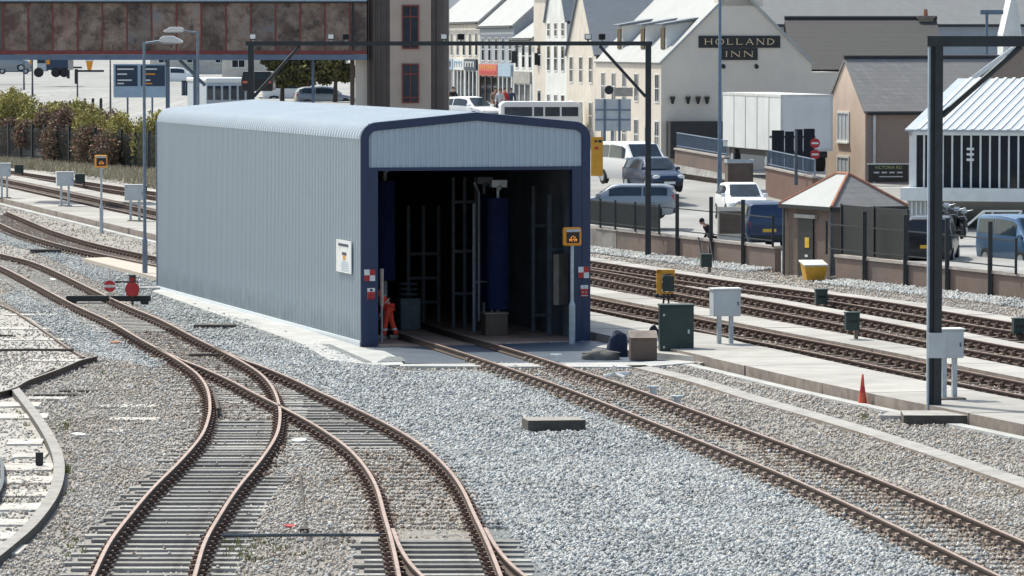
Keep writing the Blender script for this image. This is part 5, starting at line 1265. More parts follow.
# barrier arms and small warning sign in the far yard
for (x0_,x1_,y_,Y,lab) in ((76,104,71,360,'longer dark barrier arm in the far yard'),(68,82,67.5,420,'shorter dark barrier arm beside the lorry')):
    a, b_ = P(x0_,y_,Y), P(x1_,y_,Y); s = MB(); s.box(0,b_.x-a.x,-.05,.05,-.08,.08); s.box(-.1,.15,-.15,.15,-1.0,.15); o = s.build('barrier', M['mast']); o.location = a; tag(o, lab, 'barrier')
q = P(89.5,72,380); root = thing('warning_board', 'small white and orange cone shaped sign above the barrier arm', 'sign', q)
s = MB(); s.prism([(-.12,0),(.12,0),(.3,.9),(-.3,.9)], 0,.05,'y'); s.build('board', M['orange'], root); s = MB(); s.box(-.35,.35,-.02,.06,.9,1.3); s.build('board_top', M['white'], root)
# round sign and name boards on the street fronts
q = P(609,90,233); root = thing('pub_sign', 'round dark shop sign beside grey plaque on the street front', 'sign', q)
s = MB(); s.disc((0,0,0),.23,(0,1,0),.06,16); s.build('disc', M['black'], root); s = MB(); s.box(.3,1.2,-.03,.03,-.32,.12); s.build('plaque', M['conc_grey'], root)
for px,py,lab in ((514.5,57,'left of two black hanging lamps outside the corner shop'),(537.5,59,'right of two black hanging lamps outside the corner shop')):
    q = P(px,py,266); s = MB(); s.box(-.18,.18,-.15,.15,-.35,.35); s.tube([(0,0,.35),(0,0,.6),(.4,0,.6)],.03,6); o = s.build('hanging_lamp', M['black'], bevel=.03); o.location = q; tag(o, lab, 'lantern')
# ramp walls with railings in front of the inn
def ramp_wall(px0,py0t,px1,py1t,Y0,Y1,hgt,mat,lab,rail=.8):
    a = P(px0,py0t,Y0); b_ = P(px1,py1t,Y1); d = (b_-a); L_ = math.hypot(d.x,d.y); root = thing('garden_wall', lab, 'wall', (a.x,a.y,a.z-hgt), math.atan2(d.y,d.x)); dz = d.z
    s = MB(); s.prism([(0,-.8),(L_,-.8),(L_,hgt+dz),(0,hgt)], -.11,.11,'y'); s.build('brickwork', mat, root)
    s = MB(); s.prism([(-.04,hgt),(L_+.04,hgt+dz),(L_+.04,hgt+dz+.08),(-.04,hgt+.08)], -.16,.16,'y'); s.build('coping', M['coping'], root)
    s = MB(); s.tube([(0,0,hgt+rail),(L_,0,hgt+dz+rail)], .035, 6); s.tube([(0,0,hgt+.18),(L_,0,hgt+dz+.18)], .025, 6)
    n = int(L_/.16)
    for k in range(n+1):
        x = L_*k/n; s.box(x-.012,x+.012,-.012,.012,hgt+.05+dz*k/n,hgt+rail+dz*k/n)
    s.build('railing', M['bluebeam'], root)
ramp_wall(677,149.5,727,158,222,214,1.2,M['brick'],'sloping brown brick ramp wall with railing below the inn gable')
ramp_wall(768,168,815,178,206,200,1.1,M['brick_warm'],'warm brick ramp wall with railing in front of the trailer')
s = MB(); s.slab([P(674,164,221),P(727,174,213.2),P(727,180,213),P(674,172,220.8)], .3); o = s.build('kerb', M['conc_grey']); kind(o,'structure','grey footing of the ramp wall')
q = P(739,186,209); root = thing('rubbish_skip', 'dark steel skip with pale rim beneath the trailer', 'skip', q, R(4))
s = MB(); s.box(-.58,.58,-.6,.6,0,1.12); s.build('skip_body', M['brownbox'], root, bevel=.02); s = MB(); s.box(-.62,.62,-.64,-.58,1.05,1.2); s.box(-.62,.62,.58,.64,1.05,1.2); s.box(-.62,-.56,-.58,.58,1.05,1.2); s.box(.56,.62,-.58,.58,1.05,1.2); s.build('skip_rim', M['galv'], root)
# articulated box trailer
tq_ = P(781,152,214); tz_ = P(781,172,214).z
tr = thing('box_trailer', 'large white box trailer parked in front of the inn', 'trailer', (tq_.x,214,tz_), R(11))
tl, twd, tb, tt = 6.6, 2.5, .95, P(781,95,214).z-tz_
# corner at the near vertical edge; long side runs back-left, end faces camera-right
def tbx(s, a0,a1,b0,b1,z0,z1,mi=0): return s.box(b0,b1,a0,a1,z0,z1,mi)
s = MB(); s.box(0,2.45,0,11.5,tb,tt); s.build('box_body', M['trailer'], tr, bevel=.02)
s = MB(); s.box(-.02,2.47,-.02,11.5,tt-.10,tt+.02); s.box(-.02,2.47,-.02,.0,tb,tb+.12); s.box(-.03,.05,-.03,.05,tb,tt); s.box(2.40,2.48,-.03,.05,tb,tt); s.build('edge_trim', M['dirtywhite'], tr)
s = MB()
for k in range(1,5): s.box(-.02,-.004,k*2.3-.04,k*2.3+.04,tb,tt-.1)
s.build('side_rib', M['cabinet'], tr)
s = MB(); s.box(.2,2.25,.1,11,tb-.3,tb-.01); s.build('chassis', M['black'], tr)
for yy in (1.6,2.8,9.5):
    for xx in (.15,2.3):
        s = MB(); s.disc((xx,yy,.42),.45,(1,0,0),.3,20); wl = s.build('wheel', M['rubber'], tr); s = MB(); s.disc((xx-.16 if xx<1 else xx+.16,yy,.42),.24,(1,0,0),.04,14); s.build('rim', M['galv'], wl)
# black boards and clutter in front of the trailer end
q = P(772,158,208)
root = thing('hoarding', 'black timber boards stacked upright before the trailer end', 'boards', q, R(5))
for x0_,x1_,z1_ in ((0,.55,1.25),(.6,1.0,1.2),(1.05,1.4,1.3),(1.45,1.95,1.32)):
    s = MB(); s.box(x0_,x1_,0,.1,-.6,z1_); s.build('board', M['cloth_dark'], root)
s = MB(); s.box(-.1,2.0,.11,.2,.2,.3); s.box(-.1,2.0,.11,.2,.9,1.0); s.build('batten', M['conc_riser'], root)
q = P(815,160,205); root = thing('stop_sign', 'red and white round signs on a post beside the trailer end', 'road sign', q)
s = MB(); s.tube([(0,0,-.8),(0,0,.9)], .04, 6); s.build('post', M['galv'], root)
for zz in (.25,.75): s = MB(); s.disc((0,-.05,zz),.22,(0,1,0),.03,20); fc = s.build('disc', M['red'], root); s = MB(); s.box(-.15,.15,-.075,-.066,zz-.04,zz+.04); s.build('bar', M['white'], fc)
# wooden display case behind the wall near the blue car
q = P(717.5,243,171.5); root = thing('display_case', 'beige framed brown display panel behind the wall railing', 'panel', (q.x,171.5,q.z), R(4)); wd = 26/26.8; hh = 36/26.8
s = MB(); s.box(0,wd,0,.1,0,hh); s.build('frame', M['cream'], root); s = MB(); s.box(.07,wd-.07,-.02,-.003,.35,hh-.16); s.build('panel', M['brownbox'], root)
# ============================================================ vehicles
def lerp(a,b_,t): return a+(b_-a)*t
def car(name, label, cat, loc, rz, paint, L=4.2, Wd=1.72, prof='hatch', glass=None, group=None, scale=1.0, zscale=1.0):
    """x forward. stations: x, bottom, shoulder, roof, half width low, half width roof"""
    PR = {
     'hatch': [(-.5,.42,.70,.72,.40,.40),(-.485,.26,.92,1.0,.46,.40),(-.44,.22,.97,1.36,.49,.37),(-.36,.2,.98,1.47,.5,.37),(-.05,.2,.96,1.52,.5,.375),(.10,.2,.94,1.46,.5,.375),(.27,.2,.92,.95,.5,.43),(.40,.22,.82,.84,.49,.43),(.475,.28,.70,.72,.44,.40),(.5,.38,.55,.57,.38,.36)],
     'estate': [(-.5,.42,.72,.74,.40,.40),(-.49,.26,.92,1.05,.46,.40),(-.465,.22,.95,1.36,.49,.37),(-.40,.2,.96,1.45,.5,.37),(.0,.2,.94,1.46,.5,.375),(.08,.2,.93,1.42,.5,.375),(.24,.2,.90,.93,.5,.43),(.40,.22,.80,.82,.49,.43),(.475,.28,.68,.70,.44,.40),(.5,.38,.55,.57,.38,.36)],
     'mpv': [(-.5,.45,.85,.9,.42,.42),(-.49,.26,1.05,1.3,.47,.42),(-.46,.22,1.08,1.66,.49,.40),(-.38,.2,1.08,1.75,.5,.40),(.05,.2,1.05,1.76,.5,.40),(.16,.2,1.02,1.66,.5,.40),(.34,.2,1.0,1.04,.5,.44),(.43,.22,.92,.94,.49,.44),(.485,.28,.72,.74,.45,.41),(.5,.38,.58,.60,.40,.38)],
     'van': [(-.5,.45,1.0,1.1,.46,.45),(-.495,.26,1.15,1.75,.49,.44),(-.47,.24,1.15,1.88,.5,.43),(-.1,.24,1.13,1.92,.5,.43),(.18,.24,1.12,1.84,.5,.43),(.34,.24,1.08,1.12,.5,.45),(.45,.24,.95,.97,.49,.44),(.49,.28,.75,.77,.46,.43),(.5,.38,.6,.62,.42,.40)],
    }[prof]
    PR = [(a*L, b_, c*zscale, d_*zscale, e*Wd, f*Wd) for a,b_,c,d_,e,f in PR]
    root = thing(name, label, cat, loc, rz, group); s = MB()
    for x,zb_,zs_,zt_,wb,wt in PR: s.v += [(x,-wb*.92,zb_),(x,-wb,lerp(zb_,zs_,.5)),(x,-wb*.97,zs_),(x,-wt,zt_-.04),(x,-wt*.8,zt_),(x,wt*.8,zt_),(x,wt,zt_-.04),(x,wb*.97,zs_),(x,wb,lerp(zb_,zs_,.5)),(x,wb*.92,zb_)]
    n = 10
    for i in range(len(PR)-1):
        for k in range(n): s.f.append((i*n+k,i*n+(k+1)%n,(i+1)*n+(k+1)%n,(i+1)*n+k))
    s.f += [tuple(range(n))[::-1], tuple(range((len(PR)-1)*n,len(PR)*n))]
    body = s.build('body', paint, root, smooth=True, bevel=.02)
    def at(x):
        for a,b_ in zip(PR[:-1],PR[1:]):
            if a[0] <= x <= b_[0]: t = (x-a[0])/(b_[0]-a[0] or 1); return [lerp(p,q,t) for p,q in zip(a,b_)]
        return list(PR[-1])
    def side(sg, x0, x1, f0=.10, f1=.84):
        s = MB(); m_ = 5; vs = []
        for i in range(m_+1):
            x = lerp(x0,x1,i/m_); _,zb_,zs_,zt_,wb,wt = at(x); zt_ -= .04
            for f in (f0,f1): vs.append((x, sg*(lerp(wb*.97,wt,f)+.012), lerp(zs_,zt_,f)))
        s.v = vs; s.f = [(2*i,2*i+2,2*i+3,2*i+1) for i in range(m_)]; return s.build('side_window', glass or M['glass_blue'], root)
    gi = [i for i,p in enumerate(PR) if p[3]-p[2] > .3*1]; rear_top, front_top = PR[gi[0]], PR[gi[-1]]; front_base = PR[gi[-1]+1]; rear_base = PR[gi[0]-1]
    mid = (rear_top[0]+front_top[0])/2
    for sg in (-1,1):
        a = rear_top[0]+.12; b2 = front_top[0]-.02
        side(sg, a+.02, lerp(a,b2,.45)-.04); side(sg, lerp(a,b2,.45)+.04, b2+.12)
    def cross(nm, A_, B_, f0, f1, off):
        s = MB(); vs = []
        for f in (f0,f1):
            x = lerp(A_[0],B_[0],f); z = lerp(A_[3],B_[3],f); w_ = lerp(A_[5],B_[5],f)*.86
            vs += [(x+off[0],-w_,z+off[1]),(x+off[0],w_,z+off[1])]
        s.v = vs; s.f = [(0,1,3,2)]; return s.build(nm, glass or M['glass_blue'], root)
    cross('windscreen', front_base, front_top, .06, .92, (.03,.03))
    s = MB(); xr = rear_top[0]; rb2 = PR[gi[0]-1]
    s.v = [(lerp(rb2[0],xr,.1)-.03,-rear_top[5]*.86,rear_top[2]+.12),(lerp(rb2[0],xr,.1)-.03,rear_top[5]*.86,rear_top[2]+.12),(xr-.03,rear_top[5]*.82,rear_top[3]-.10),(xr-.03,-rear_top[5]*.82,rear_top[3]-.10)]; s.f = [(0,1,2,3)]
    s.build('rear_window', glass or M['glass_blue'], root)
    for sx in (-.31,.31):
        for sg in (-1,1):
            s = MB(); s.disc((sx*L,sg*(Wd/2-.10),.31),.315,(0,1,0),.22,22); wl = s.build('wheel', M['rubber'], root)
            s = MB(); s.disc((sx*L,sg*(Wd/2+.012),.31),.20,(0,1,0),.03,16); s.build('rim', M['galv'], wl)
            s = MB(); s.disc((sx*L,sg*(Wd/2-.03),.34),.37,(0,1,0),.045,22); s.build('wheel_arch', M['black'], root)
    zf = PR[-2][2]; 
    for sg in (-1,1):
        s = MB(); s.sphere((L*.475,sg*Wd*.36,zf-.03),.14,10,6,0,(.6,1.3,.7)); s.build('headlight', M['lampwhite'], root)
        s = MB(); s.box(-L*.497,-L*.47,sg*Wd*.40-.07,sg*Wd*.40+.07,.80,1.02); s.build('tail_light', M['red'], root, bevel=.02)
        s = MB(); s.box(front_base[0]-.25,front_base[0]-.10,sg*(Wd/2+.02)-.09,sg*(Wd/2+.02)+.09,front_base[2]+.03,front_base[2]+.17); s.build('wing_mirror', paint, root, bevel=.03)
    s = MB(); s.box(L*.47,L*.506,-Wd*.40,Wd*.40,.26,.46); s.build('front_bumper', M['black'], root, bevel=.03)
    s = MB(); s.box(-L*.506,-L*.47,-Wd*.42,Wd*.42,.28,.50); s.build('rear_bumper', M['black'], root, bevel=.03)
    s = MB(); s.box(L*.488,L*.503,-Wd*.24,Wd*.24,.50,.60); s.build('grille', M['black'], root)
    s = MB(); s.box(L*.507,L*.510,-.26,.26,.36,.47); s.build('number_plate', M['white'], root)
    s = MB(); s.box(-L*.502,-L*.497,-.26,.26,.62,.74); s.build('number_plate', M['yellow'], root)
    return root
def ground_at(px, py_guess, Y):
    q = P(px, py_guess, Y); return Vector((q.x, Y, gz(q.x, Y)))
def put(px, Y, py=None):
    q = P(px, py if py else 100, Y); return Vector((q.x, Y, q.z if py else gz(q.x,Y)))
car('people_carrier', 'white people carrier with dark windscreen parked by the street corner', 'car', put(634,207,184), R(-68), M['whitecar'], 4.7, 1.85, 'van')
car('parked_car', 'dark car half hidden behind the gantry post beside the white people carrier', 'car', put(653,203,191), R(-70), M['bluecar'], 3.9, 1.6, 'hatch')
car('estate_car', 'silver estate car behind the railing right of the shed', 'car', put(622,190,219), R(172), M['silvercar'], 4.5, 1.72, 'estate')
car('parked_car', 'white hatchback seen head-on behind the blue car', 'car', put(741,190,219), R(-84), M['whitecar'], 4.1, 1.72, 'hatch')
car('blue_hatchback', 'dark blue people carrier seen from behind beside the brown display panel', 'car', put(757,177,246), R(100), M['bluecar'], 4.2, 1.75, 'mpv')
car('black_hatchback', 'black hatchback seen from behind right of the hut', 'car', put(932,168,263), R(80), M['blackcar'], 4.1, 1.75, 'mpv')
car('blue_van', 'bright blue small van cut by the right edge', 'van', put(1023,168,267), R(-66), M['bluevan'], 4.1, 1.7, 'van')
car('white_car', 'white car seen side-on before the blue and white shopfront', 'car', put(471,262,123), R(-50), M['whitecar'], 3.9, 1.65, 'hatch')
car('parked_car', 'white estate under the footbridge beside the trees', 'car', put(291,330,104), R(12), M['whitecar'], 4.4, 1.75, 'mpv')
car('parked_car', 'silver car under the footbridge right of the white estate', 'car', put(325,320,108), R(10), M['silvercar'], 4.2, 1.7, 'hatch')
car('parked_car', 'dark car at the top left corner below the bridge', 'car', put(5,420,71), R(4), M['silvercar'], 4.8, 1.8, 'mpv', scale=1)
# dark motorbikes/scooters under the showroom
for i,(px,py) in enumerate(((944,232),(955,236),(963,238))):
    q = P(px,py,178); root = thing('motorcycle', ['left','middle','right'][i]+' one of three dark motorcycles parked under the showroom deck', 'motorcycle', q, R(70+5*i), 'motorcycles under the showroom')
    for sx in (-.65,.65): s = MB(); s.disc((sx,0,.3),.31,(0,1,0),.12,16); s.build('wheel', M['rubber'], root)
    s = MB(); s.box(-.5,.45,-.15,.15,.35,.75); s.box(-.7,.1,-.14,.14,.72,.86); s.build('body', M['blackcar'], root, bevel=.06)
    s = MB(); s.tube([(.62,0,.35),(.4,0,1.0),(.35,-.35,1.08)], .03, 6); s.tube([(.4,0,1.0),(.35,.35,1.08)], .03, 6); s.build('handlebar', M['galv'], root)
    s = MB(); s.prism([(.38,.95),(.48,.95),(.40,1.12)], -.10,.10,'y'); s.build('screen', M['whitecar'], root)
# silver coach roof in front of the shops
q = P(540,139,250); root = thing('minibus', 'long white minibus partly hidden by the shed ridge', 'minibus', q, R(4))
s = MB(); s.prism([(-2.2,.35),(2.2,.35),(2.25,1.2),(2.15,1.9),(1.9,2.05),(-2.0,2.05),(-2.2,1.9)][::1], -1,1,'y'); s.build('body', M['whitecar'], root, bevel=.08)
for x0_,x1_ in ((-2.0,-.5),(-.4,.1),(.2,1.0),(1.1,2.0)): s = MB(); s.box(x0_,x1_,-1.015,-1.002,1.25,1.75); s.build('side_window', M['glass_blue'], root)
for sx in (-1.4,1.4):
    s = MB(); s.disc((sx,-.9,.35),.36,(0,1,0),.25,18); s.build('wheel', M['rubber'], root)
# lorry with orange ends in the far yard, and coach beneath the bridge
q = P(49,77,400); root = thing('lorry', 'dark lorry with white cab and amber marker boards in the far yard', 'lorry', q, 0)
s = MB(); s.box(-.1,1.75,-1,4,.6,1.85); s.build('load_body', M['bluecar'], root, bevel=.05)
s = MB(); s.box(-.95,-.12,-1,1,.5,2.0); s.build('cab', M['cloth_lblue'], root, bevel=.08)
for x0_ in (-1.45,.0): s = MB(); s.box(x0_-.12,x0_+.18,-1.05,-.98,1.1,2.1); s.build('marker_board', M['orange'], root)
for sx in (-.8,.7,1.4): s = MB(); s.disc((sx,-.9,.4),.42,(0,1,0),.3,16); s.build('wheel', M['rubber'], root)
s = MB(); s.box(-.9,-.2,-1.03,-1.005,1.2,1.8); s.build('windscreen', M['glass_blue'], root)
q = P(226,118,300); root = thing('coach', 'white roofed coach beyond the shed under the footbridge', 'coach', q, R(14))
s = MB(); s.box(-1.5,1.7,-1.2,6,.3,2.35); s.build('body', M['cloth_lblue'], root, bevel=.1)
s = MB(); s.box(-1.55,1.75,-1.25,6.1,2.3,2.62); s.build('roof', M['whitecar'], root, bevel=.1)
for k in range(6): s = MB(); s.box(-1.45+k*.52,-1.08+k*.52,-1.23,-1.202,1.2,2.1); s.build('side_window', M['glass_blue'], root)
for sx in (-.9,1.1): s = MB(); s.disc((sx,-1.1,.4),.42,(0,1,0),.3,16); s.build('wheel', M['rubber'], root)
q = P(257,96,290); root = thing('dark_van', 'dark van with red lamps beside the coach', 'van', q)
s = MB(); s.prism([(-1.0,.3),(1.0,.3),(1.0,1.0),(.9,1.55),(-.9,1.55),(-1.0,1.0)], 0,3.5,'y'); s.build('body', M['blackcar'], root, bevel=.08)
s = MB(); s.box(-.8,.8,-.03,-.004,1.05,1.4); s.build('rear_window', M['glass_blue'], root)
for sx in (-.75,.75): s = MB(); s.box(sx-.15,sx+.15,-.04,-.005,.8,.95); s.build('tail_light', M['sign_red'], root)
q = P(189,110,345); root = thing('utility_box', 'dark slatted kiosk between the lamp posts behind the shed roof', 'kiosk', q)
s = MB(); s.box(-.55,.5,0,1.2,0,2.2); s.build('box_body', M['black'], root); 
s = MB()
for k in range(5): s.box(-.5+k*.2,-.42+k*.2,-.03,-.004,.1,2.1)
s.build('slats', M['bluebeam'], root)

# ============================================================ people
def skin_mesh(name, verts, edges, radii, mat, parent, sub=2, root_i=0):
    me = bpy.data.meshes.new(name); me.from_pydata(verts, edges, []); me.materials.append(mat)
    o = bpy.data.objects.new(name, me); COL.objects.link(o); o.parent = parent
    md = o.modifiers.new('skin', 'SKIN'); md.use_smooth_shade = True
    for i, r in enumerate(radii): 
        sv = me.skin_vertices[0].data[i]; sv.radius = (r if isinstance(r, tuple) else (r, r))
        sv.use_root = i == root_i
    sb = o.modifiers.new('sub', 'SUBSURF'); sb.levels = sub; sb.render_levels = sub
    return o
def person(label, loc, rz, top, legs, lean=0.0, reach=.15, step=.12, hat=None, group=None, hi=False, tuck=0):
    """facing +x; lean tips the upper body forward (radians)"""
    root = thing('person', label, 'person', loc, rz, group)
    def up(x, y, z):   # bend above the hip
        dz = z-.92; return (x*math.cos(lean)+dz*math.sin(lean), y, .92+dz*math.cos(lean)-x*math.sin(lean)) if z > .92 else (x,y,z)
    V = [(0,0,.94), up(0,0,1.12), up(.01,0,1.30), up(.0,0,1.43), up(.02,0,1.50), up(.04,0,1.60), up(.05,0,1.70),
         (0,.10,.88),(.02+step*.5,.11,.49),(-.02+step,.11,.09),(.12+step,.12,.05),
         (0,-.10,.88),(-.01-step*.3,-.11,.49),(-.04-step,-.11,.09),(.10-step,-.12,.05),
         up(0,.18,1.40), up(.02,.24,1.14), up(.10+reach,.22,.95), up(0,-.18,1.40), up(.0,-.24,1.14), up(.08+reach,-.22,.95)]
    Ed = [(0,1),(1,2),(2,3),(3,4),(4,5),(5,6),(0,7),(7,8),(8,9),(9,10),(0,11),(11,12),(12,13),(13,14),(3,15),(15,16),(16,17),(3,18),(18,19),(19,20)]
    Rr = [(.13,.10),(.13,.10),(.15,.10),(.10,.08),.05,.085,.07,.085,.06,.045,.035,.085,.06,.045,.035,.055,.042,.032,.055,.042,.032]
    skin_mesh('body', V, Ed, Rr, M['skin'], root)
    # hands: palm with five fingers each
    for (w_, sg) in ((17,1),(20,-1)):
        w0 = Vector(V[w_]); d = (w0-Vector(V[w_-1])).normalized(); s_ = Vector((0,1,0))
        hv = [tuple(w0), tuple(w0+d*.06), tuple(w0+d*.09)]; he = [(0,1),(1,2)]; hr = [.025,.035,.03]
        for k, (fo, fl) in enumerate(((-.03,.07),(-.01,.085),(.01,.08),(.03,.06))):
            b0 = len(hv); hv += [tuple(w0+d*.10+s_*fo), tuple(w0+d*(.10+fl*.6)+s_*fo), tuple(w0+d*(.10+fl)+s_*fo+Vector((.01,0,-.01)))]; he += [(2,b0),(b0,b0+1),(b0+1,b0+2)]; hr += [.010,.009,.008]
        b0 = len(hv); hv += [tuple(w0+d*.05-s_*sg*.045), tuple(w0+d*.09-s_*sg*.065)]; he += [(1,b0),(b0,b0+1)]; hr += [.011,.009]
        skin_mesh('hand', hv, he, hr, M['skin'], root, 1)
    k = 1.16
    skin_mesh('jacket', [V[i] for i in (0,1,2,3,15,16,17,18,19,20)]+[(0,0,.86),V[4]], [(0,1),(1,2),(2,3),(3,4),(4,5),(5,6),(3,7),(7,8),(8,9),(0,10),(3,11)], [(.16,.125),(.16,.12),(.175,.125),(.12,.10),.075,.06,.045,.075,.06,.045,(.165,.13),.085], top, root)
    skin_mesh('trousers', [V[i] for i in (0,7,8,9,11,12,13)], [(0,1),(1,2),(2,3),(0,4),(4,5),(5,6)], [(.15,.12),.105,.082,.07,.105,.082,.07], legs, root)
    for i in (9,13):
        a = Vector(V[i]); s = MB(); s.box(a.x-.07,a.x+.20,a.y-.05,a.y+.05,0,.11); s.build('shoe', M['boot'], root, bevel=.03)
    # head details
    hd = Vector(V[6]); f = Vector((math.cos(lean),0,-math.sin(lean))); u = Vector((math.sin(lean),0,math.cos(lean)))
    s = MB(); c = hd-u*.03-f*.015; s.sphere(c, .105, 14, 8, 0, (1,.86,1.05)); s.build('hair' if not hat else 'helmet', hat or M['hair'], root, smooth=True)
    hc_ = Vector(V[5])
    s = MB(); s.sphere(hc_+f*.03+u*.03, .082, 14, 10, 0, (1,.85,1.15)); face = s.build('face', M['skin'], root, smooth=True)
    s = MB(); s.prism([(0,0),(.02,0),(0,.035)], -.008,.008,'y'); 
    for e in (-.03,.03): s.sphere(hc_+f*.105+u*.05+Vector((0,e,0)), .010, 6, 4)
    s.v = s.v[6:]; s.f = [tuple(i-6 for i in f_) for f_ in s.f[5:]]; s.mi = s.mi[5:]
    s.build('eyes', M['hair'], face)
    s = MB(); s.sphere(hc_+f*.112+u*.02, .014, 6, 4, 0, (1,.8,1.4)); s.sphere(hc_+f*.10-u*.02, .018, 6, 4, 0, (.5,1.2,.3))
    for e in (-.08,.08): s.sphere(hc_+f*.01+u*.03+Vector((0,e,0)), .02, 6, 4, 0, (1,.4,1.3))
    s.build('nose_and_ears', M['skin'], face)
    if hi:   # reflective bands
        s = MB()
        for z, r in ((1.06,.172),(1.22,.18)):
            ring = []
            for a_ in range(17): t = 2*math.pi*a_/16; ring.append(up(r*.80*math.cos(t), r*1.12*math.sin(t), z))
            s.tube(ring, .016, 6, cap=False)
        for i,j,r in ((8,9,.078),(12,13,.078)):
            p = Vector(V[i])*.45+Vector(V[j])*.55; s.tube([p-Vector((0,0,.025)),p+Vector((0,0,.025))], r, 12)
        s.build('reflective_tape', M['silver'], root)
    return root
person('worker in orange high visibility suit bending at the left inside the shed mouth', sp(su(389,1.95),1.95,.06), SA+R(168), M['hivis'], M['hivis'], lean=.75, reach=.2, step=.17, hat=M['white'], hi=True)
q = wall_at(697)-nW*.62; q.z = .0; person('person in a black hooded coat leaning over the brick wall', q, math.atan2(nW.y,nW.x), M['cloth_dark'], M['cloth_dark'], lean=.55, reach=.22, hat=M['cloth_dark'])
for px, py, Y, t, l, rz, lab in ((495,118,268,'cloth_tan','cloth_dark',-80,'shopper in a tan top below the red shop fascia'),(500,119,266,'cloth_lblue','cloth_blue',-100,'middle shopper in a pale top below the red fascia'),(504.5,118,267,'cloth_red','cloth_blue',-60,'shopper in a red jacket below the red fascia'),(453,117,268,'cloth_dark','cloth_dark',-90,'dark clothed figure at the tower edge left of the white car'),(511,118,270,'cloth_blue','cloth_dark',-90,'shopper in dark blue near the dark shop doorway')):
    person(lab, P(px,py,Y), R(rz), M[t], M[l], group='shoppers on the far pavement')

# ============================================================ plants
def leafcloud(name, mat, parent, clumps, n, size, seed, holes=True):
    """clumps: (x,y,z,rx,ry,rz); many small leaf faces spread through each clump"""
    g = np.random.default_rng(seed); c = np.array(clumps, float); vol = c[:,3]*c[:,4]*c[:,5]; pick = g.choice(len(c), n, p=vol/vol.sum())
    d = g.normal(size=(n,3)); d /= np.linalg.norm(d,axis=1)[:,None]; r = g.uniform(.25,1,n)**.45
    p = c[pick,:3]+d*r[:,None]*c[pick,3:]*g.uniform(.8,1.15,(n,1)); a = g.normal(size=(n,3)); a /= np.linalg.norm(a,axis=1)[:,None]
    b_ = np.cross(a, g.normal(size=(n,3))); b_ /= np.linalg.norm(b_,axis=1)[:,None]; sz = size*g.uniform(.5,1.4,(n,1))
    v = np.stack([p-a*sz, p+b_*sz*.6, p+a*sz, p-b_*sz*.6],1).reshape(-1,3)
    me = bpy.data.meshes.new(name); me.vertices.add(4*n); me.vertices.foreach_set('co', v.reshape(-1).astype(np.float32)); me.loops.add(4*n); me.loops.foreach_set('vertex_index', np.arange(4*n,dtype=np.int32))
    me.polygons.add(n); me.polygons.foreach_set('loop_start', np.arange(0,4*n,4,dtype=np.int32)); me.polygons.foreach_set('loop_total', np.full(n,4,np.int32)); me.materials.append(mat); me.update(calc_edges=True)
    o = bpy.data.objects.new(name, me); COL.objects.link(o); o.parent = parent; return o
def bush(px, pyb, pyt, wpx, Y, mat, lab, seed, n=2600, size=.10, name='bush', group=None):
    q = P(px,pyb,Y); s_ = 4600/Y; h = (pyb-pyt)/s_; w_ = wpx/s_; r_ = random.Random(seed); q.z = gz(q.x, Y)-.1; h = P(px,pyt,Y).z-q.z
    root = thing(name, lab, 'bush', q, 0, group); cl = []
    for k in range(9): hh = h*r_.uniform(.72,1.0); cl.append((r_.uniform(-.38,.38)*w_, r_.uniform(-.7,.7), hh*.52, w_*.17, .9, hh*.50))
    leafcloud('foliage', mat, root, cl, n, size, seed)
    s = MB()
    for k in range(5): s.tube([(r_.uniform(-.2,.2)*w_,0,-.1),(r_.uniform(-.35,.35)*w_,r_.uniform(-.4,.4),h*.8)], .05, 5, r2=.015)
    s.build('stems', M['bark'], root)
specs = [(-6,152,96,34,334,'gorse'),(14,152,94,34,332,'gorse'),(34,155,97,32,326,'gorse'),(50,158,102,28,321,'gorse'),(66,160,106,26,316,'shrub'),(84,162,108,28,312,'shrub'),(100,164,112,28,307,'gorse'),(118,166,113,28,303,'gorse'),(136,168,116,26,299,'gorse'),(154,170,112,26,295,'gorse'),
         (6,156,118,34,328,'shrub'),(30,158,120,34,324,'shrub'),(56,160,124,34,317,'shrub'),(82,164,126,34,310,'shrub'),(108,168,128,34,303,'shrub'),(134,170,130,34,297,'shrub'),(10,140,92,20,345,'gorse'),(70,145,104,24,330,'gorse')]
specs += [(955,75,44,34,292,'shrub'),(980,75,48,26,292,'shrub')]
words = {'gorse':'yellow green','shrub':'brown twiggy'}
pos = ['cut by the left edge','above the fence near the left edge','tall one under the amber posts','left of the pale barrier area','below the barrier arm','below the blue sign board left part','just left of the blue sign legs','between the blue sign legs','right of the blue sign legs','touching the shed rear corner','low at the left edge behind the fence','low behind the third fence post','low behind the middle fence posts','low behind the small signal box','low left of the orange rimmed indicator','low beside the tall lamp post','furthest one at the top left','standing up behind the others beneath the barrier','on the hill left of the thin white gable end','on the hill right next to the thin white gable end']
for i,(px,pb,pt,wp_,Y,m_) in enumerate(specs): bush(px,pb,pt-(5 if m_=='gorse' else 4),wp_*2.5,Y,M[m_],f'{words[m_]} bush {pos[i]}',40+i,9000,.095,group='bushes behind the palisade fence' if px < 500 else 'hillside shrubs')
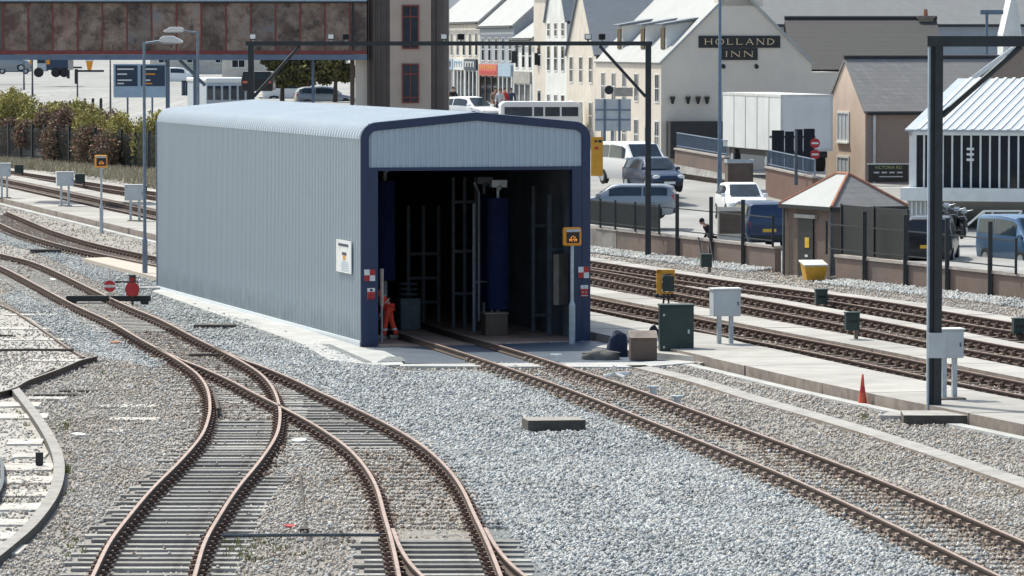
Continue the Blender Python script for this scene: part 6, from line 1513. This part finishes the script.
def tree(px, pyb, pyt, wpx, Y, lab, seed, n=5000, size=.16):
    s_ = 4600/Y; q = P(px,pyb,Y); h = (pyb-pyt)/s_; w_ = wpx/s_; r_ = random.Random(seed); q.z = gz(q.x,Y); h = P(px,pyt,Y).z-q.z
    root = thing('tree', lab, 'tree', q, 0, 'trees under the footbridge'); cl = []
    for k in range(14): a = r_.uniform(0,6.28); rr_ = r_.uniform(.1,.42)*w_; cl.append((rr_*math.cos(a),rr_*math.sin(a),h*r_.uniform(.35,.9),w_*.20,w_*.20,h*.14))
    leafcloud('crown', M['treeleaf'], root, cl, n, size, seed)
    s = MB(); s.tube([(0,0,-.2),(.05,0,h*.4),(.0,.1,h*.8)], .18, 8, r2=.05); 
    for c in cl[:8]: s.tube([(0,0,h*.35),(c[0]*.6,c[1]*.6,c[2]*.8),(c[0],c[1],c[2])], .07, 5, r2=.02)
    s.build('trunk', M['bark'], root)
for i,(px,wp_,Y,lab) in enumerate(((282,40,318,'olive tree left of the post under the bridge'),(308,46,324,'middle olive tree under the bridge'),(335,42,316,'yellowish tree near the cream pier'))): tree(px,100,46,wp_,Y,lab,70+i,7000,.15)
# far yard paving and distant low buildings so the background closes
hbx = [(P(-20,60,900),44,9,7,'white_render','slate_pale','long white shed in the far distance below the bridge'),(P(150,60,520),16,9,5.5,'cream_lt','slate_lit','pale far building behind the coach'),(P(222,60,450),12,8,4.5,'cream_lt','slate','small far house behind the dark van')]
for q,Lx,Dx,hx_,wm,rm,lab in hbx:
    b_ = house('far_building', lab, 'house', (q.x,q.y,gz(q.x,q.y)-.2), 0, Lx, Dx, hx_, hx_+2.5, M[wm], M[rm], 'x', .2)
    for k in range(int(Lx/3.2)): window(b_, 'front', 1.6+3.2*k, 1.5, 1.2, 1.4)
# ============================================================ ballast stones
def inpoly(X, Y, poly):
    r = np.zeros(X.shape, bool); n = len(poly)
    for i in range(n):
        x0,y0 = poly[i][0],poly[i][1]; x1,y1 = poly[(i+1)%n][0],poly[(i+1)%n][1]
        c = ((y0 > Y) != (y1 > Y)) & (X < (x1-x0)*(Y-y0)/((y1-y0) or 1e-9)+x0); r ^= c
    return r
def near_curve(X, Y, q, smax):
    """signed offset and arclength to a sampled line (coarse)"""
    best = np.full(X.shape, 1e9); off = np.zeros(X.shape); arc = np.zeros(X.shape)
    s = np.concatenate([[0], np.cumsum(np.hypot(*np.diff(q, axis=0).T))]); nn = normals(q)
    idx = np.clip(np.searchsorted(-q[:,1] if q[0,1] > q[-1,1] else q[:,1], -Y if q[0,1] > q[-1,1] else Y), 1, len(q)-1)
    a = q[idx-1]; b_ = q[idx]; d = b_-a; L = np.hypot(d[:,0], d[:,1]); ux, uy = d[:,0]/L, d[:,1]/L
    ex, ey = X-a[:,0], Y-a[:,1]; t = ex*ux+ey*uy; off = ex*uy-ey*ux; arc = s[idx-1]+t
    inside = (Y > q[:,1].min()) & (Y < q[:,1].max())
    return np.where(inside, off, 1e6), arc
def scatter(y0, y1, dens, xpad=1.0):
    n = 0; out = []
    for ya in np.arange(y0, y1, 4.0):
        yb = min(ya+4.0, y1); hw = 512/4600*yb+xpad; m_ = int((yb-ya)*2*hw*dens)
        out.append(np.stack([rng.uniform(-hw,hw,m_), rng.uniform(ya,yb,m_)], 1))
    return np.concatenate(out)
pts = np.concatenate([scatter(62,90,185), scatter(90,125,125), scatter(125,175,55), scatter(175,290,14)])
X, Y = pts[:,0], pts[:,1]
keep = bdist(X, Y) < -.25
# shed, apron, path, walkways, pads
u = (X-p0.x)*FX.x+(Y-p0.y)*FX.y; v_ = (X-p0.x)*FY.x+(Y-p0.y)*FY.y
keep &= ~((u > -.1) & (u < SW+.1) & (v_ > -.1) & (v_ < SL+.3))
keep &= ~((u > SW) & (v_ > 2) & (v_ < SL-3) & (X < 2.0+(Y-120)*-.2))
EXC = [wp([(366,342),(400,364),(640,366.5),(700,362),(776,362),(765,345),(660,326),(596,347)]),
       wp([(150,292),(168,286),(320,334),(385,346),(402,356),(378,361),(372,366),(322,344)]), wp([(330,346),(345,346),(410,366),(380,366)])]
for p in EXC: keep &= ~inpoly(X, Y, p)
def excl(c, a, b_, lo=0, hi=999):
    global keep
    q = resample(catmull(c), .5); o_, _ = near_curve(X, Y, q, 0); keep &= ~((o_ > a) & (o_ < b_) & (Y > lo) & (Y < hi))
excl(cC,-4.4,-1.3,84,300); excl(cC,1.4,2.8,84,300); excl(cB,1.1,2.2,96,152); excl(cA,1.2,2.65,104,345); excl(cA,-3.0,-1.3,186,340)
tq = resample(catmull([W(*p) for p in [(632,368),(700,385),(750,401),(830,424),(900,446),(960,466),(1040,494)]][::-1]), .5); o_, _ = near_curve(X,Y,tq,0); keep &= ~(np.abs(o_-.09) < .27)
zoff = np.zeros(X.shape)
for q, hw, spc, frontal, slp in TRACKS:
    o_, arc = near_curve(X, Y, q, 0)
    for sg in (-1,1): keep &= ~(np.abs(o_-sg*.755) < .085)
    # frontal: sleepers lie along x, use Y-phase approximately through the arc at the centreline
    if frontal:
        s_ = np.concatenate([[0], np.cumsum(np.hypot(*np.diff(q, axis=0).T))])
        rev = q[0,1] > q[-1,1]
        arcY = np.interp(Y if not rev else Y, q[::-1,1] if rev else q[:,1], s_[::-1] if rev else s_)
        xc = np.interp(Y, q[::-1,1] if rev else q[:,1], q[::-1,0] if rev else q[:,0]); ox = X-xc; ph = (arcY-.3+spc/2) % spc-spc/2
        on = (np.abs(ox) < hw) & (np.abs(ph) < .14) & (Y > q[:,1].min()) & (Y < q[:,1].max())
    else:
        ph = (arc-.3+spc/2) % spc-spc/2; on = (np.abs(o_) < hw) & (np.abs(ph) < .14)
    pk = .93 if frontal else .8
    if q is TRACKS[3][0]: pk = .0
    if q is TRACKS[0][0]: pk = np.where((Y > 76) & (Y < 91), .25, np.where(Y > 112, .35, .93))
    if q is TRACKS[1][0]: pk = np.where(Y > 93, .45, .95)*np.where(((ox < -.85) & (Y > 82)) | ((ox > .85) & (Y > 78)), .25, 1)
    if q is TRACKS[0][0]: pk = pk*np.where(ox > .85, .12, 1)*np.where((ox < -.85) & (Y > 74), .3, 1)
    fld = .5+.5*np.sin(X*1.9+1.3*np.sin(Y*.31))*np.sin(Y*.53+1.1*np.sin(X*.8)); pk = pk*(1-.45*fld)
    if frontal:
        clr = ((q is TRACKS[1][0]) & (Y < 86)) | ((q is TRACKS[0][0]) & (Y < 76.5)) | (q is TRACKS[2][0]) | ((q is TRACKS[1][0]) & (Y < 99) & (np.abs(ox) < .6)) | ((q is TRACKS[0][0]) & (Y > 92) & (Y < 104) & (np.abs(ox) < .7))
        pk = np.where(clr, .97, pk); crib = clr & ~on & (np.abs(ox) < 1.32) & (Y > q[:,1].min()) & (Y < q[:,1].max()); zoff = np.where(crib, zoff-.045, zoff)
    keep &= ~(on & (rng.random(X.shape) < pk)); zoff = np.where(on, zoff+.03, zoff)
    zoff = np.where((np.abs(o_) < 1.6), zoff-.012, zoff)
for p in PALE: keep &= ~(inpoly(X, Y, p) & (rng.random(X.shape) < .60))
kq = resample(catmull(ck), .3); o_, _ = near_curve(X, Y, kq, 0); keep &= ~(np.abs(o_) < .2)
frz = np.zeros(X.shape, bool)
for p in FRESH: frz |= inpoly(X, Y, p)
fld = np.sin(X*.9+1.7*np.sin(Y*.23))*np.sin(Y*.37+1.4*np.sin(X*.6)+1)
keep &= frz | (rng.random(X.shape) > .30+.30*fld)
X, Y, zoff = X[keep], Y[keep], zoff[keep]
fr = np.zeros(X.shape, bool)
for p in FRESH: fr |= inpoly(X, Y, p)
o_, _ = near_curve(X, Y, TRACKS[3][0], 0); fr &= ~((np.abs(o_+.1) < 1.15) & (rng.random(X.shape) < .75))
fr ^= rng.random(X.shape) < .06
rust = np.zeros(X.shape, bool)
for ti, (q, *_r) in enumerate(TRACKS):
    o_, _ = near_curve(X, Y, q, 0); a_ = np.abs(o_); rust |= ((a_ < 1.05) & (rng.random(X.shape) < np.where(np.abs(a_-.75) < .22, .6, .22)))
    if ti == 3: rust |= (o_ < -.7) & (o_ > -1.15) & (rng.random(X.shape) < .65)
# undulating bed
zb = .010+.010*np.sin(X*1.3+.7*np.sin(Y*.45))+.010*np.sin(Y*.6+X*.5)+zoff
OCT = np.array([(1,0,0),(-1,0,0),(0,1,0),(0,-1,0),(0,0,1),(0,0,-1)], float); TR = np.array([(0,2,4),(2,1,4),(1,3,4),(3,0,4),(2,0,5),(1,2,5),(3,1,5),(0,3,5)])
def stones(name, X, Y, Z, r0, r1, mat, lab, sink=.25):
    n = len(X)
    r = rng.uniform(r0, r1, n)*np.where(rng.random(n) < .06, 1.45, 1)
    v = OCT[None]*rng.uniform(.6,1.15,(n,6,1)); sc3 = np.stack([rng.uniform(.8,1.3,n),rng.uniform(.8,1.3,n),rng.uniform(.6,1.0,n)],1)
    v = v*sc3[:,None,:]*r[:,None,None]
    a, b_, c = (rng.uniform(0,6.28,n) for _ in range(3))
    ca,sa,cb,sb,cc,s_c = np.cos(a),np.sin(a),np.cos(b_*.5),np.sin(b_*.5),np.cos(c),np.sin(c)
    Rm = np.stack([np.stack([ca*cb, ca*sb*s_c-sa*cc, ca*sb*cc+sa*s_c],1), np.stack([sa*cb, sa*sb*s_c+ca*cc, sa*sb*cc-ca*s_c],1), np.stack([-sb, cb*s_c, cb*cc],1)],1)
    v = np.einsum('nij,nkj->nki', Rm, v); v[:,:,0] += X[:,None]; v[:,:,1] += Y[:,None]; v[:,:,2] += (Z+r*(.5-sink))[:,None]
    me = bpy.data.meshes.new(name); nv = n*6; nf = n*8
    me.vertices.add(nv); me.vertices.foreach_set('co', v.reshape(-1).astype(np.float32))
    idx = (TR[None]+(np.arange(n)*6)[:,None,None]).reshape(-1).astype(np.int32)
    me.loops.add(nf*3); me.loops.foreach_set('vertex_index', idx)
    me.polygons.add(nf); me.polygons.foreach_set('loop_start', np.arange(0,nf*3,3,dtype=np.int32)); me.polygons.foreach_set('loop_total', np.full(nf,3,np.int32))
    me.materials.append(mat); me.update(calc_edges=True); me.validate()
    o = bpy.data.objects.new(name, me); COL.objects.link(o); return kind(o, 'stuff', lab)
stones('ballast_stones', X[rust], Y[rust], zb[rust], .028, .05, M['stone_rust'], 'rust stained ballast stones beside the rails')
old = ~fr & ~rust; fr &= ~rust
stones('ballast_stones', X[fr], Y[fr], zb[fr], .030, .055, M['stone_fresh'], 'fresh pale blue grey ballast stones')
stones('ballast_stones', X[old], Y[old], zb[old], .021, .048, M['stone_old'], 'old brownish ballast stones')
print('stones', len(X))
# light rubble banked against the wall foot
wq = np.array([(-2,205),(3.5,181.8),(9.5,164.1),(11.2,157.6),(16.07,144.4),(24,120)]); n = 16000
t = rng.uniform(0,1,n); seg = rng.choice([0,1,3,4],n,p=[.25,.3,.25,.2]); a = wq[seg]; b_ = wq[seg+1]
q = a+(b_-a)*t[:,None]; dxy = (b_-a)/np.linalg.norm(b_-a,axis=1)[:,None]; nl = np.stack([dxy[:,1]*-1*-1, -dxy[:,0]],1)
side = -np.sign(bdist(q[:,0]+nl[:,0], q[:,1]+nl[:,1])); off = rng.uniform(.2,1.3,n)
q = q+nl*side[:,None]*off[:,None]; gbin = W(813,281); kk = np.hypot(q[:,0]-gbin.x, q[:,1]-gbin.y) > 1.6; q = q[kk]; off = off[kk]; stones('rubble_bank', q[:,0], q[:,1], .12*(1-off/1.4)+.01, .035,.07, M['stone_fresh'], 'pale rubble banked along the wall foot')
n = 2500; a = np.array([-22.3,290.]); b_ = np.array([3.4,177.]); q = a+(b_-a)*rng.uniform(0,1,n)[:,None]; q[:,0] -= rng.uniform(.3,1.8,n)
# ============================================================ weeds: blades
def blades(name, pts, h, w_, mat, lab, n_per=5, spread=.08):
    s = MB(); r_ = random.Random(11)
    for (x,y,z) in pts:
        for _ in range(n_per):
            a = r_.uniform(0,6.28); bx, by = x+r_.gauss(0,spread), y+r_.gauss(0,spread); hh = h*r_.uniform(.4,1.2); lx, ly = r_.gauss(0,.35)*hh, r_.gauss(0,.35)*hh
            s.add([(bx-w_*math.cos(a),by-w_*math.sin(a),z),(bx+w_*math.cos(a),by+w_*math.sin(a),z),(bx+lx,by+ly,z+hh)], [(0,1,2)])
    return kind(s.build(name, mat), 'stuff', lab)
r_ = random.Random(2); pts_ = []
for _ in range(5200):
    t = r_.random(); k = 0 if r_.random() < .35 else 1; a, b_ = ((-36,322),(-22.3,290)) if k == 0 else ((-22.3,290),(-2,205)); d = r_.uniform(.2,5.0)**1.0
    x = a[0]+(b_[0]-a[0])*t-d*.93; y = a[1]+(b_[1]-a[1])*t-d*.3; pts_.append((x,y,0))
blades('dry_weeds', pts_, .45, .05, M['weeds'], 'dry grass and weeds at the foot of the palisade fence', 5, .2)
pts_ = []
for (x,y,n,sp_) in ((24,420,8,8),(66,430,14,8),(64,470,14,8),(60,500,10,10),(70,540,12,14),(260,553,14,18),(230,548,10,12),(240,556,8,12),(285,562,5,14),(865,418,6,8),(112,372,4,10),(12,500,6,8)):
    for _ in range(n): q = W(x+r_.gauss(0,sp_*.6), y+r_.gauss(0,sp_*.5)); pts_.append((q.x,q.y,0.02))
blades('green_weeds', pts_, .10, .012, M['greenweed'], 'small weeds sprouting in the old ballast', 7, .03)
pts_ = [tuple(W(1015+r_.gauss(0,8), 300+r_.gauss(0,1.2),.9)) for _ in range(60)]

# odd bits of litter and stained stones between the tracks
r_ = random.Random(21)
for i,(x,y,w_,c,lab) in enumerate([(300,443,.22,'cabinet','white scrap lying right of the crossing between the foreground tracks'),(78,437,.22,'dirtywhite','pale scrap beside the curved kerb'),(290,529,.12,'red','strip of faded red plastic by the small black box'),(53,281,.16,'white','white scrap beside the track at the left edge'),(430,462,.2,'conc_white','pale flat stone between the rails of the curving track'),(116,344,.2,'terracotta','broken terracotta piece in the pale ballast'),(935,379,.2,'conc_grey','small flat stone by the mast')]):
    q = W(x,y); m_ = MB(); n = 7; ring = [(w_*r_.uniform(.6,1)*math.cos(6.283*k/n), .7*w_*r_.uniform(.6,1)*math.sin(6.283*k/n)) for k in range(n)]
    m_.prism(ring, .03, .07, 'z'); o = m_.build('scrap', M[c]); o.location = q; o.rotation_euler = (r_.uniform(.1,.25), r_.uniform(-.1,.1), 0); tag(o, lab, 'scrap')

# bollards between the bushes and the far yard
bw = ['first','second','third','fourth','fifth','sixth','seventh','eighth','ninth','tenth']
proto = None
for i,(x,y) in enumerate([(6,89),(13,90),(26,93),(41,101),(55,105),(62,107),(70,109),(85,113),(93,115),(101,117)]):
    q = P(x,y,352-i*2); q.z = gz(q.x,q.y)
    if proto is None:
        s = MB(); s.tube([(0,0,-.3),(0,0,1.15),(0,0,1.25)], [.11,.11,.05], 10); proto = o = s.build('bollard', M['mast'])
    else: o = proto.copy(); COL.objects.link(o)
    o.location = q; tag(o, bw[i]+' dark bollard from the left rising behind the bushes', 'bollard', 'bollards beyond the bushes')
for px, Y, pt, rz, lab, L_ in ((14,520,'silvercar',5,'small silver car parked at the far left of the yard',4.2),(178,420,'whitecar',8,'white car beyond the dark slatted kiosk',4.2)):
    q = P(px,64,Y); car('parked_car', lab, 'car', (q.x,Y,gz(q.x,Y)), R(rz), M[pt], L_, 1.7, 'hatch')
